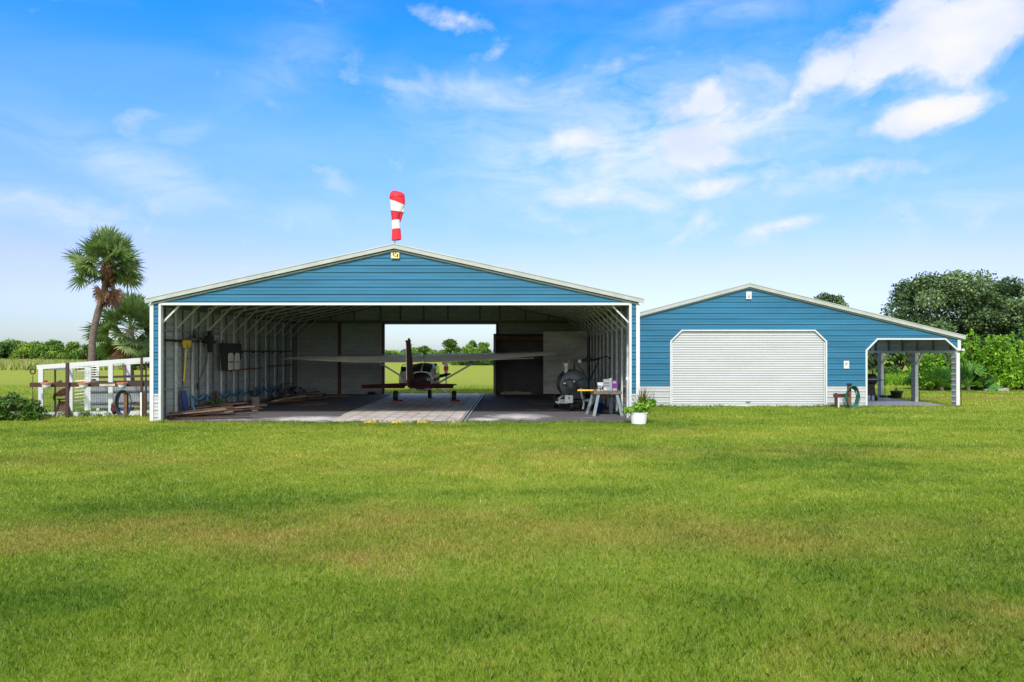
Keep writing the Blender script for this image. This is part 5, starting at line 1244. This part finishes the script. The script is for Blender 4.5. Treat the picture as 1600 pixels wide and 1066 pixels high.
    for k in range(9):
        w_ = (k - 4) * .012; acc.tube([tuple(c + pd * -.18 + pn * w_ + Vector((0, 0, .80))), tuple(c + pd * (-.24 - .008 * k) + pn * w_ * 2 + Vector((0, 0, .80 - .01 * k))), tuple(c + pd * (-.27 - .006 * k) + pn * w_ * 2.5 + Vector((0, 0, .67 - .012 * k)))], [.03, .025, .006], 6)
    acc.build('tail', 'wood_dark', ro)
    m = MB()
    for k in range(4): m.obox(b(.225 + .02 * k, 1.30 - .003 * k), (.02, .014, .05))
    m.obox(b(.275, 1.20), (.025, .015, .05)); m.build('comb', 'red', ro)
    for o_ in (-.03, .05): MB().tube([b(o_, .86), b(o_ + .02, .75), b(o_, .655)], [.03, .015, .012], 6).build('leg', 'plane_white', ro)
    MB().obox(tuple(c + pd * -.03 - pn * .105 + Vector((0, 0, .84))), (.20, .03, .10), (0, R(-20), math.atan2(pd.y, pd.x))).build('wing', 'wood_brown', ro)
    # maroon hen ornament on the ground right
    c2 = Vector(pt(pp(185), -.35, 0))
    he = thing('hen_figure', 'dull maroon hen ornament standing in the grass left of the coiled hose', 'hen', tuple(c2))
    b2 = lambda u, z: tuple(c2 + pd * u + Vector((0, 0, z)))
    MB().tube([b2(.13, .30), b2(.07, .22), b2(.0, .20), b2(-.07, .28), b2(-.09, .38), b2(-.12, .40), b2(-.155, .385)], [.02, .11, .14, .10, .055, .04, .008], 12).build('body', 'maroon', he, smooth=True)
    for o_ in (-.03, .04): MB().tube([b2(o_, .12), b2(o_, 0)], .012, 6).build('leg', 'wood_brown', he)
    MB().obox(b2(-.11, .46), (.05, .014, .05)).build('comb', 'rust_red', he)
    # hose post
    c3 = Vector(pt(pp(206), -.75, 0))
    hpst = thing('hose_post', 'short brown post with a dark bracket holding the grey hose near the pen', 'post', tuple(c3))
    MB().obox((c3.x, c3.y, .40), (.11, .11, .84)).build('post', 'wood_brown', hpst); MB().obox((c3.x, c3.y - .02, .86), (.16, .18, .06)).build('bracket', 'black_metal', hpst)
    hs = thing('coiled_hose', 'dark grey garden hose coiled on the short brown post by the pen', 'hose', (c3.x, c3.y, .05))
    r_ = random.Random(4)
    for k in range(6):
        rx, rz = .22 + .012 * k, .42 + .01 * k; yo = -.09 - .018 * k; a0 = r_.random() * .3
        MB().tube([(c3.x + (rx * math.cos(a) + .01 * math.sin(3 * a + k)), c3.y + yo + .02 * math.sin(2 * a), .48 + rz * math.sin(a)) for a in [a0 + j * math.pi / 14 for j in range(29)]], .017, 6, caps=False).build('loop', 'hose_grey', hs, smooth=True)
    c4 = pt(pp(230), -.85, 0); stk = thing('white_stake', 'short pale stake leaning upright at the left hangar corner', 'stake', c4)
    MB().obox((c4[0], c4[1], .42), (.05, .03, .86)).build('board', 'plane_white', stk); MB().obox((c4[0] + .11, c4[1] + .03, .44), (.11, .04, .90)).build('brown_board', 'wood_dark', stk)
    # weeds along kerb
    acc = []
    r2 = random.Random(9)
    cl = [(*pt(pp(px), -.22 + r2.random() * .1, .06 + r2.random() * .06)[:3], .18, .1, .08 + r2.random() * .06) for px in (60, 66, 73, 80, 104, 109, 134, 138, 156, 172)]
    w_ = foliage('weeds', cl, 700, .07, 'bush_mid', None, 2.2, .2, .6, np.random.RandomState(3)); tag(w_, 'low green weeds along the white kerb of the pen', 'weeds', kind='stuff')
    # bracket lamp in field (small dark ornament)
    Yb = 30.0; xx = X(51, Yb); o = thing('round_ornament', 'small dark round wire ornament hanging off the pen corner', 'ornament', (xx, Yb, 1.5))
    MB().tube([(xx + .11 * math.cos(a), Yb, Z(580.5, Yb) + .11 * math.sin(a)) for a in [k * math.pi / 8 for k in range(17)]], .03, 6).build('ring', 'wood_dark', o)
    MB().bar((xx, Yb, 0), (xx, Yb, Z(587, Yb)), .02, .02).build('stem', 'wood_dark', o)
pen()

# bush in white pot, lower left
def left_bush():
    Y = 22.3; cx = X(26, Y)
    t = thing('leafy_shrub', 'low dark leafy shrub at the left edge in front of the pen', 'shrub', (cx, Y, 0))
    MB().lathe((cx + .10, Y, 0), [(0, 0), (.22, 0), (.30, .30), (.31, .32), (.27, .32), (0, .26)], 40).build('pot', 'pot_white', t)
    r_ = np.random.RandomState(12); cl = []
    for k in range(26):
        a = r_.rand() * 6.28; rr = .15 + .65 * r_.rand(); cl.append((cx - .1 + math.cos(a) * rr * 1.05, Y + math.sin(a) * rr * .6, .50 + .42 * (1 - rr / 1.1) * r_.rand() + (.0 if r_.rand() > .3 else -.28), .22, .22, .15))
    for k in range(9): cl.append((cx - .75 + .19 * k, Y - .30 + .05 * (k % 3), .16 + .10 * (k % 2), .20, .14, .15))
    foliage('foliage', cl, 7000, .10, 'bush_mid', t, 1.7, .2, .2, r_, .4, -.05)
    m = MB()
    for k in range(9): a = k * .7; m.tube([(cx + .1, Y, .25), (cx + .3 * math.cos(a), Y + .2 * math.sin(a), .55), (cx + .6 * math.cos(a), Y + .4 * math.sin(a), .8)], [.02, .014, .006], 5)
    m.build('stems', 'bark', t)
left_bush()

# ------------------------------------------------------------------ hose post by the garage
def green_hose():
    y = BY - .55; xp = X(1327, y)
    t = thing('faucet_stand', 'low brown wooden H-shaped stand with white pipe in front of the garage wall', 'stand', (X(1308, y), y, 0))
    x1 = X(1306.5, y); MB().obox((x1, y, .29), (.09, .09, .62)).build('post', 'wood_dark', t); MB().obox((x1 + .085, y - .01, .27), (.06, .05, .56)).build('pipe', 'white', t)
    MB().bar((x1 - .12, y - .03, .50), (xp, y - .03, .52), .05, .14).build('cross_rail', 'wood_dark', t)
    MB().obox((xp, y, .46), (.13, .10, .92)).build('post', 'wood_brown', t); MB().obox((xp, y - .02, .955), (.14, .16, .07)).build('bracket', 'black', t)
    h = thing('green_hose', 'dark green garden hose coiled over the tall post of the stand', 'hose', (xp, y - .1, .1))
    r_ = random.Random(6); cx = X(1328.5, y)
    for k in range(9):
        rx = .20 + .010 * k + r_.uniform(-.015, .015); rz = .36 + .012 * k; a0 = r_.random()
        MB().tube([(cx + rx * math.cos(a) * (1 - .18 * math.sin(a) * (math.sin(a) < 0) * -1) + .012 * math.sin(3 * a + k * 2), y - .08 - .02 * k + .02 * math.sin(2 * a + k), .47 + rz * math.sin(a) - .02) for a in [a0 + j * math.pi / 14 for j in range(29)]], .019, 6, caps=False).build('loop', 'green_hose', h, smooth=True)
    MB().tube([(cx - .2, y - .12, .55), (x1 + .2, y - .12, .35), (cx - .25, y - .15, .05), (cx + .15, y - .25, .02)], .014, 6).build('loop', 'green_hose', h, smooth=True)
green_hose()

# ------------------------------------------------------------------ carport contents
def carport_items():
    Y = 31.4; cx = X(1362, 31.4) - .25
    t = thing('barbecue_grill', 'black barrel barbecue grill standing under the carport beside the garage wall', 'grill', (cx, Y, .035))
    b_ = MB(); b_.lathe((cx - .55, Y, 1.0), [(0, 0), (.20, .0), (.26, .04), (.26, .92), (.20, .98), (0, .98)], 22, 'x'); bd = b_.build('firebox', 'black_metal', t, smooth=True)
    MB().box(cx + .435, cx + .75, Y - .18, Y + .2, .95, .98).build('side_shelf', 'black', bd); MB().tube([(cx - .5, Y - .29, 1.0), (cx + .38, Y - .29, 1.0)], .015, 6).build('handle', 'galv', bd); MB().tube([(cx + .3, Y, 1.22), (cx + .3, Y, 1.42)], .03, 8).build('chimney', 'black', bd)
    for dx, dy in ((-.4, -.2), (.3, -.2), (-.4, .2), (.3, .2)): MB().tube([(cx + dx, Y + dy * .6, .8), (cx + dx * 1.1, Y + dy, .04)], .03, 6).build('leg', 'black', t)
    MB().box(cx - .45, cx + .38, Y - .2, Y + .2, .28, .32).build('bottom_shelf', 'black_metal', t)
    MB().obox((cx + .10, Y - .22, .55), (.35, .03, .45)).build('apron', 'black', t)
    for dx in (-.42, .33): MB().lathe((cx + dx, Y - .24, .13), [(0, -.03), (.095, -.03), (.095, .03), (0, .03)], 14, 'x').build('wheel', 'black', t)
    Yp = 33.0; px_ = X(1401, Yp)
    t = thing('round_planter', 'dark round ribbed tub with sparse grass at the back of the carport slab', 'planter', (px_, Yp, .035))
    MB().lathe((px_, Yp, .036), [(0, 0), (.20, 0), (.27, .28), (.30, .29), (.30, .34), (.26, .34), (.24, .26), (0, .24)], 22).build('tub', 'black_metal', t); straps('grass_tuft', 'palmetto', t, (px_, Yp, .28), 40, .32, .012, 50, 88, .4, 3)
    for i, (px, lab) in enumerate(((1380, 'small dark block at the foot of the rear carport post, left one'), (1391, 'small dark block just right of the rear carport post'))):
        Yq = 33.35; b = thing('ground_block', lab, 'block', (X(px, Yq), Yq, .035), 'blocks at the rear carport post'); MB().obox((X(px, Yq), Yq, .09), (.22, .18, .10)).build('block', 'black', b); MB().obox((X(px, Yq), Yq, .145), (.10, .08, .02)).build('cap', 'galv_dark', b)
carport_items()

# ------------------------------------------------------------------ vegetation
def fronds(c, n, rleaf, petiole, elo, ehi, seed, nl=26, width=.05, droop=.55, roll=.9, pmin=.75):
    """costapalmate fan leaves: returns arrays"""
    r_ = random.Random(seed); V_, F_, Rn = [], [], []
    for i in range(n):
        az = r_.random() * 2 * math.pi; u = (i + .5) / n; e = R(elo + (ehi - elo) * u + r_.uniform(-8, 8))
        d = Vector((math.cos(az) * math.cos(e), math.sin(az) * math.cos(e), math.sin(e)))
        side = d.cross(Vector((0, 0, 1))); side = side.normalized() if side.length > .01 else Vector((1, 0, 0)); side = Matrix.Rotation(r_.uniform(-1.0, 1.0) * roll, 3, d) @ side; nrm = side.cross(d).normalized()
        pl_ = petiole * r_.uniform(pmin, 1.08); p0 = Vector(c); p1 = p0 + d * pl_ * .5; p2 = p0 + d * pl_ + Vector((0, 0, -.12 * pl_))
        k0 = len(V_); w = .022
        for p in (p0, p1, p2): V_.append(tuple(p - side * w)); V_.append(tuple(p + side * w)); Rn += [.6, .6]
        F_ += [(k0, k0 + 1, k0 + 3, k0 + 2), (k0 + 2, k0 + 3, k0 + 5, k0 + 4)]
        base = r_.random() * .5
        for j in range(nl):
            a = R(-118 + 236 * j / (nl - 1) + r_.uniform(-3, 3)); l = rleaf * (1 - .25 * abs(a) / R(118)) * r_.uniform(.85, 1.1)
            dd = (d * math.cos(a) + side * math.sin(a) + nrm * (.18 * math.cos(a * 1.0)) * (r_.random() - .3)).normalized()
            perp = dd.cross(nrm).normalized(); p = p2.copy(); k0 = len(V_); dv = dd.copy()
            for s_ in range(4):
                ww = width * (.45, 1, .8, .06)[s_] * .5
                V_.append(tuple(p - perp * ww)); V_.append(tuple(p + perp * ww)); rv = min(1, base + r_.random() * .5); Rn += [rv, rv]
                p = p + dv * (l / 3); dv = (dv + Vector((0, 0, -droop * (s_ + .4) / 3))).normalized()
            for s_ in range(3): F_.append((k0 + 2 * s_, k0 + 2 * s_ + 1, k0 + 2 * s_ + 3, k0 + 2 * s_ + 2))
    return np.array(V_), np.array(F_), Rn

def palms():
    Y = 33.0; c = (X(169, Y), Y, Z(412, Y)); base = (X(144, Y), Y, 0)
    t = thing('cabbage_palm', 'tall curving cabbage palm with full round crown left of the hangar', 'palm tree', base)
    path = []
    for k in range(15):
        u = k / 14; px = 144 + 2 * math.sin(u * 6) * (1 - u) + (22 * max(0, u - .25) ** 1.5 / .75 ** 1.5); px = np.interp(u, [0, .25, .455, .61, .78, 1.0], [143, 143, 144.5, 151, 162.5, 169]); path.append((X(px, Y), Y, u * c[2]))
    rr = [.165 - .03 * (k / 14) + .012 * (k % 2) for k in range(15)]
    MB().tube(path, rr, 12).build('trunk', 'palm_bark', t, smooth=True)
    V_, F_, Rn = fronds(c, 96, .86, 1.22, -36, 88, 5, 18, .088, .45, 1.2, .5); npmesh('crown', V_, F_, 'palm', t, Rn)
    V_, F_, Rn = fronds((c[0], c[1], c[2] - .15), 11, .62, 1.45, -86, -70, 8, 20, .08, .5, 1.5); npmesh('dead_fronds', V_, F_, 'palm_dead', t, Rn)
    foliage('boots', [(c[0], c[1], c[2] - .45, .30, .30, .7)], 420, .35, 'palm_dead', t, 4.5, .5, -2.0, np.random.RandomState(2))
    Y = 37.0; c = (X(203, Y), Y, Z(515, Y))
    t = thing('cabbage_palm', 'short bushy cabbage palm between the tall palm and the hangar', 'palm tree', (c[0], Y, 0))
    MB().tube([(c[0], Y, 0), (c[0] - .1, Y, 1.5), c], [.28, .25, .2], 12).build('trunk', 'palm_bark', t, smooth=True)
    V_, F_, Rn = fronds(c, 70, 1.0, 1.35, -50, 86, 15, 26, .10, .40, 1.1); npmesh('crown', V_, F_, 'palm', t, Rn)
    V_, F_, Rn = fronds((c[0], c[1], c[2] - .2), 9, .9, 1.0, -70, -50, 18, 20, .07, .6); npmesh('dead_fronds', V_, F_, 'palm_dead', t, Rn)
palms()

def tree(name, lab, cat, px, Y, w_px, top_py, base_z, nleaf, leaf, mat, seed, group=None, trunk=True, nclump=34, lowcut=.0, bark='bark', flat=.75, bias=0, depth=None):
    rs = np.random.RandomState(seed); cx = X(px, Y); rw = w_px / 2 * Y / F; zt = Z(top_py, Y); h = zt - base_z; cz = base_z + h * .5
    t = thing(name, lab, cat, (cx, Y, 0), group)
    cl = []
    rd = depth or rw * .8
    for k in range(nclump):
        a = rs.rand() * 6.283; rr = rs.rand() ** .5; v = rs.uniform(-1, 1); sh = math.sqrt(max(0, 1 - (v * .92) ** 2)) if v > 0 else math.sqrt(max(0.25, 1 - (v * .75) ** 2))
        s = rs.uniform(.17, .32) if nclump > 26 else rs.uniform(.28, .46)
        cl.append((cx + math.cos(a) * rr * rw * sh * .85, Y + math.sin(a) * rr * rd * sh * .85, cz + v * h * .5 * .86 - s * h * .12, rw * s, rw * s, min(rw * s * flat, h * .3)))
    if trunk:
        m = MB(); r0 = max(.06, min(.55, h * .045)); m.tube([(cx, Y, 0), (cx + .1 * r0, Y, base_z + h * .15), (cx - .3 * r0, Y, base_z + h * .5)], [r0 * 1.3, r0, r0 * .6], 9)
        for k in range(7):
            q = cl[rs.randint(len(cl))]; m.tube([(cx, Y, base_z + h * rs.uniform(.02, .25)), ((cx + q[0]) / 2, (Y + q[1]) / 2, (base_z + h * .2 + q[2]) / 2 + .05 * h), (q[0], q[1], q[2])], [r0 * .5, r0 * .35, r0 * .12], 6)
        m.build('trunk', bark, t, smooth=True)
    foliage('crown', cl, nleaf, leaf, mat, t, 1.7, .45, 0.1, rs, .5, bias)
    return t
# large oaks to the right
tree('oak_tree', 'large broad dark green oak behind the carport, the left of two', 'tree', 1476, 62, 196, 424, 1.2, 34000, .26, 'oak', 31, 'oaks behind the carport', nclump=60)
tree('oak_tree', 'large dark green oak at the right edge of the picture', 'tree', 1584, 60, 140, 430, 1.0, 26000, .26, 'oak', 32, 'oaks behind the carport', nclump=50)
tree('oak_tree', 'oak crown filling the gap behind the two large oaks', 'tree', 1556, 72, 110, 437, 1.0, 14000, .28, 'oak', 36, 'oaks behind the carport', nclump=40)
tree('oak_tree', 'oak whose top just shows above the garage roof', 'tree', 1296, 75, 86, 457, 3.0, 9000, .28, 'oak', 33, nclump=30)
tree('small_tree', 'dark rounded tree seen under the carport roof between its posts', 'tree', 1402, 52, 66, 515, .1, 9000, .20, 'bush_mid', 34, nclump=30, bias=-.12)
tree('small_tree', 'darker tree seen behind the left end of the carport', 'tree', 1362, 66, 44, 505, .3, 5000, .22, 'oak', 35, nclump=20)
# bright shrubs on the right
for i, (px, Y, w, top, n, lab) in enumerate(((1462, 40.5, 62, 540, 5200, 'bright green shrub seen between the two front carport posts'), (1520, 41, 82, 517, 8200, 'bright green tall shrub just right of the carport'),
        (1560, 40, 66, 519, 7000, 'bright green shrub standing between its tallest neighbours right of the carport'), (1596, 41, 80, 515, 8200, 'bright green tall shrub at the right edge behind the stones'), (1640, 40, 70, 520, 5000, 'bright green shrub cut off by the right edge'),
        (1437, 46, 40, 556, 2800, 'small yellow-green shrub seen left of the middle carport post'))):
    rs = np.random.RandomState(60 + i); cx = X(px, Y); rw = w / 2 * Y / F; h = Z(top, Y)
    t = thing('shrub', lab, 'shrub', (cx, Y, 0), 'bright shrubs right of the garage')
    cl = []
    for k in range(46):
        a = rs.rand() * 6.28; r_ = rs.rand() ** .5 * .9; x = cx + math.cos(a) * r_ * rw; y = Y + math.sin(a) * r_ * rw * .7; hh = h * (1 - .38 * r_ ** 2) * rs.uniform(.75, 1.02)
        for z in np.arange(.4 + rs.rand() * .3, hh, .42): cl.append((x + rs.normal() * .10, y + rs.normal() * .1, z, .24 - .08 * z / hh, .24 - .08 * z / hh, .26))
    foliage('crown', cl, n, .15, 'bush', t, 1.6, .25, .9, rs, .5)
    m = MB()
    for k in range(6): a = k * 1.05; m.tube([(cx, Y, 0), (cx + math.cos(a) * rw * .3, Y + math.sin(a) * .3, h * .4), (cx + math.cos(a) * rw * .6, Y + math.sin(a) * .5, h * .8)], [.06, .04, .015], 6)
    m.build('stems', 'bark', t)
for i, (px, py, s, lab) in enumerate(((1450, 609, 1.0, 'saw palmetto beside the middle carport post'), (1472, 611, 1.0, 'saw palmetto seen just left of the front carport post'), (1513, 611, 1.1, 'saw palmetto just right of the front carport post'), (1540, 609, 1.25, 'light green saw palmetto left of the pale stones'),
        (1568, 607, 1.35, 'broad saw palmetto behind the pale stones'), (1590, 608, 1.15, 'saw palmetto near the right edge of the picture'))):
    Y = GY(py); c = (X(px, Y), Y, .25 * s)
    t = thing('saw_palmetto', lab, 'palmetto', (c[0], Y, 0), 'saw palmettos under the bright shrubs')
    V_, F_, Rn = fronds(c, 34, .60 * s, .95 * s, 8, 85, 80 + i, 13, .10 * s, .15); npmesh('fronds', V_, F_, 'palmetto', t, Rn)
    MB().tube([(c[0], Y, 0), (c[0], Y, c[2])], .09, 8).build('stem', 'palm_bark', t)
for i, (px, w, lab) in enumerate(((1545, .55, 'left one of the pale rim-like stones in front of the palmettos'), (1566, .65, 'right one of the pale rim-like stones in front of the palmettos'))):
    Y = GY(611.5); x = X(px, Y); t = thing('edging_stone', lab, 'stone', (x, Y, 0), 'pale stones by the palmettos')
    MB().prism([(x - w / 2, 0), (x + w / 2, .0), (x + w / 2 + .04, .20), (x + w * .1, .16), (x - w / 2, .13)], Y - .12, Y + .12).build('stone', 'stone', t); MB().prism([(x - w / 2 + .02, .131), (x + w * .1, .161), (x + w / 2 + .02, .201), (x + w * .1, .19)], Y - .08, Y + .08).build('top_edge', 'wood_pale', t)
for i, (px, py, w, top, lab) in enumerate(((1452, 606, 34, 568, 'low dark green bush beside the middle carport post'), (1484, 608, 36, 566, 'low dark green bush behind the front carport post'), (1522, 607, 40, 562, 'low dark green bush under the tall shrub right of the carport'), (1580, 605, 46, 566, 'low dark green bush behind the broad palmetto'), (1612, 604, 40, 570, 'low dark green bush at the right picture edge'))):
    tree('low_bush', lab, 'bush', px, GY(py), w, top, 0, 2200, .12, 'bush_mid', 300 + i, 'low dark bushes right of the garage', nclump=20)
yb = tree('yellow_plant', 'small round yellow-green plant above the right pale stone', 'plant', 1563.5, 39.6, 9, 598.5, .12, 260, .09, 'bush', 71, trunk=True, nclump=6, bias=.4)
# tall rough grass band behind carport and in left meadow
def tallgrass(name, lab, xr, yr, n, h, w, mat, seed):
    rs = np.random.RandomState(seed); x = rs.uniform(*xr, n); y = rs.uniform(*yr, n); hh = h * rs.uniform(.5, 1.2, n); a = rs.rand(n) * 6.28; l = rs.normal(size=(n, 2)) * .25 * hh[:, None]
    P = np.stack([x, y, np.zeros(n)], 1); s = np.stack([np.cos(a), np.sin(a), 0 * a], 1) * w / 2; top = P + np.concatenate([l, hh[:, None]], 1)
    V_ = np.stack([P - s, P + s, top], 1).reshape(-1, 3); o = npmesh(name, V_, np.arange(3 * n).reshape(n, 3), mat, None, np.repeat(rs.rand(n), 3)); tag(o, lab, 'grass', kind='stuff'); return o
tallgrass('tall_grass', 'band of taller bright grass behind the carport', (22, 40), (46, 56), 26000, .75, .07, 'bush', 5)
tallgrass('meadow_grass', 'tall pale meadow grass in front of the far left bushes', (-125, -52), (88, 150), 60000, 1.1, .22, 'tallgrass', 6)

# left and far bushes (individual)
lb = [(8, 142, 80, 534, 'bush_mid', 'leafy bush at the far left edge of the meadow'), (50, 138, 70, 538, 'hedge', 'light green bush on the far left, second from the picture edge'), (94, 130, 66, 543, 'hedge', 'low light green bush left of the tall palm trunk'), (78, 190, 80, 534, 'bush_mid', 'darker tree top rising behind the low light green bush'),
      (128, 120, 64, 537, 'bush_mid', 'dark bush just left of the tall palm trunk'), (178, 100, 76, 533, 'bush_mid', 'dark bush behind the two palms'), (225, 90, 64, 533, 'bush_mid', 'dark bush against the left wall of the hangar'), (-30, 140, 70, 535, 'bush_mid', 'dark bush partly beyond the left picture edge'), (36, 112, 18, 566, 'hedge', 'small round bush alone in the pale meadow')]
for i, (px, Y, w, top, mat, lab) in enumerate(lb):
    tree('bush', lab, 'bush', px, Y, w, top, .0, int(3400 + w * 70), Y / 683 * 2.0, mat, 100 + i, 'bushes at the back of the left meadow', nclump=30, bias=.12 if i % 3 == 1 else -.06)
# through the rear doorway and around
db = [(600, 250, 60, 549, 'hedge', 'bush at the left side of the rear doorway view'), (650, 240, 60, 546, 'hedge', 'low light bush seen past the airplane fin'), (663, 190, 26, 541, 'bush_mid', 'small dark round bush seen above the airplane cabin'), (684, 170, 42, 548, 'hedge', 'light bush left of the tall tree in the doorway'),
      (705, 150, 30, 528, 'bush_mid', 'tallest dark tree seen through the rear doorway'), (728, 165, 40, 541, 'hedge', 'light bush right of the tall tree in the doorway'), (757, 130, 34, 533, 'hedge', 'open-branched tree near the right side of the rear doorway'), (775, 125, 40, 545, 'bush_mid', 'dark hedge bush at the right edge of the doorway'), (735, 124, 60, 556, 'bush_mid', 'low dark hedge bush under the right wing'), (790, 124, 60, 552, 'bush_mid', 'hedge bush hidden mostly by the storage bay')]
for i, (px, Y, w, top, mat, lab) in enumerate(db):
    tree('bush' if i not in (4, 6) else 'tree', lab, 'bush' if i not in (4, 6) else 'tree', px, Y, w, top, 0, int(1500 + w * 70), Y / 683 * 1.9, mat, 200 + i, 'bushes seen through the rear doorway' if i not in (4, 6) else None, nclump=24 if i != 6 else 14)
Y = 170; c = (X(738, Y), Y, Z(541, Y)); t = thing('distant_palm', 'tiny lone palm silhouette seen through the rear doorway', 'palm tree', (c[0], Y, 0))
MB().tube([(c[0], Y, 0), c], [.25, .18], 6).build('trunk', 'palm_bark', t); V_, F_, Rn = fronds(c, 30, 1.0, .8, -30, 85, 44, 12, .25, .4); npmesh('crown', V_, F_, 'palm', t, Rn)
# distant woodland
def woodland():
    rs = np.random.RandomState(77); cl = []
    for x in np.arange(-560, 620, 3.2):
        hh = 5.2 + 2.2 * math.sin(x * .031) + 1.5 * math.sin(x * .11 + 1) + rs.uniform(-1, 2.0); cl.append((x + rs.uniform(-2, 2), 420 + rs.uniform(-12, 12), hh * .45, 4.2, 4, hh * .55))
    o = foliage('distant_woodland', cl, 46000, 1.5, 'distant', None, 1.5, .4, 0, rs, .5); tag(o, 'far line of green woodland along the whole horizon', 'woodland', kind='stuff')
woodland()
Y = 210; x = X(642.5, Y); t = thing('utility_pole', 'thin distant utility pole with crossarm seen through the rear doorway', 'pole', (x, Y, 0))
MB().tube([(x, Y, 0), (x, Y, Z(537, Y))], [.16, .12], 8).build('pole', 'wood_grey', t); MB().obox((x, Y, Z(539, Y)), (1.8, .12, .14)).build('crossarm', 'wood_grey', t)

# ------------------------------------------------------------------ lawn blades
def lawn():
    rs = np.random.RandomState(99)
    Ps, Hs, Ws = [], [], []
    def zone(y0, y1, dens, h, w):
        x0, x1 = -(y1 * .78 + 4.0), (y1 * .78 + 4.0); n = int((x1 - x0) * (y1 - y0) * dens)
        x = rs.uniform(x0, x1, n); y = rs.uniform(y0, y1, n)
        k = np.abs(x) < y * .78 + 3.5
        k &= ~((x > HX0 - .02) & (x < HX1 + .02) & (y > HY0 + .02) & (y < HY1 + .3))
        k &= ~((x > PX0 + .4) & (x < PX1 + .2) & (y > HY0 - .2) & (y < HY0 + .3))
        k &= ~((x > GX0) & (x < CX1 - .25) & (y > BY - .02) & (y < BY + 6.8))
        x, y = x[k], y[k]; Ps.append(np.stack([x, y, 0 * x], 1))
        cl = np.sin(x * 1.7 + 3 * np.sin(y * .9)) * np.sin(y * 2.3 + 2 * np.sin(x * .6))
        Hs.append(h * (0.55 + .75 * rs.rand(len(x))) * (1 + .18 * cl)); Ws.append(np.full(len(x), w))
    zone(3.0, 6.5, 5200, .046, .0042); zone(6.5, 10, 3000, .044, .0056); zone(10, 15, 1400, .046, .0084); zone(15, 22.6, 620, .052, .0130); zone(22.6, 34, 230, .06, .019); zone(34, 46, 90, .06, .03)
    for (xa, xb, ya, yb_, n_) in ((HX0 - .1, HX0 + .4, HY0 - .18, HY0 - .04, 260), (HX1 - .3, HX1 + .1, HY0 - .18, HY0 - .04, 200), (GX0, CX1 + .1, BY - .16, BY - .04, 3200), (HX0 - .25, HX0 - .05, HY0, HY0 + 4, 900), (HX0 + .4, HX1 - .3, HY0 - .20, HY0 - .12, 2600), (-3.0 - 13.2, -12.5, 23.1, 23.3, 500)):
        x = rs.uniform(xa, xb, n_); y = rs.uniform(ya, yb_, n_); k = ~((x > PX0 + .4) & (x < PX1 + .2) & (y < HY0 + .3) & (y > HY0 - .1)); x = x[k]; y = y[k]; patch = fbm(x, y, 1.3, 3, 5)
        Ps.append(np.stack([x, y, 0 * x], 1)); Hs.append((.05 + .11 * patch) * rs.uniform(.5, 1.3, len(x))); Ws.append(np.full(len(x), .011))
    P = np.concatenate(Ps); H = np.concatenate(Hs); W = np.concatenate(Ws); n = len(P)
    H = H * (.85 + .4 * fbm(P[:, 0], P[:, 1], 1.1, 3, 77))
    a = rs.rand(n) * 6.283; s = np.stack([np.cos(a), np.sin(a), 0 * a], 1) * (W * .5)[:, None]
    ln = np.clip(rs.normal(size=(n, 2)), -1.5, 1.5) * .36; ln3 = np.concatenate([ln, np.ones((n, 1))], 1) * H[:, None]
    mid = P + ln3 * np.array([.35, .35, .55]); tip = P + ln3 * np.array([1.15, 1.15, .92])
    V_ = np.stack([P - s, P + s, mid + s * .8, tip, mid - s * .8], 1).reshape(-1, 3)
    Fc = np.arange(5 * n).reshape(n, 5)
    rv = rs.rand(n) ** 1.1
    cl_ = fbm(P[:, 0], P[:, 1], 1.9, 3, 77); rv = np.clip(rv + .2 * sstep(cl_, .60, .75), 0, .98)
    u = rv[:, None]
    tint = np.where(u < .4, np.array([.74, .82, .7]) + (np.array([.95, 1.0, .9]) - np.array([.74, .82, .7])) * u / .4, np.array([.95, 1.0, .9]) + (np.array([1.25, 1.18, 1.6]) - np.array([.95, 1, .9])) * (u - .4) / .6)
    tint = np.where(u > .975, np.array([1.7, 1.35, 3.2]), tint)
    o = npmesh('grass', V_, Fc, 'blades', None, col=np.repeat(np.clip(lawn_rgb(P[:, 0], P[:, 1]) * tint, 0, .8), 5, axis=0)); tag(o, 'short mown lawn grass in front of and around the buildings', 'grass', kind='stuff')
    print('blades', n)
lawn()
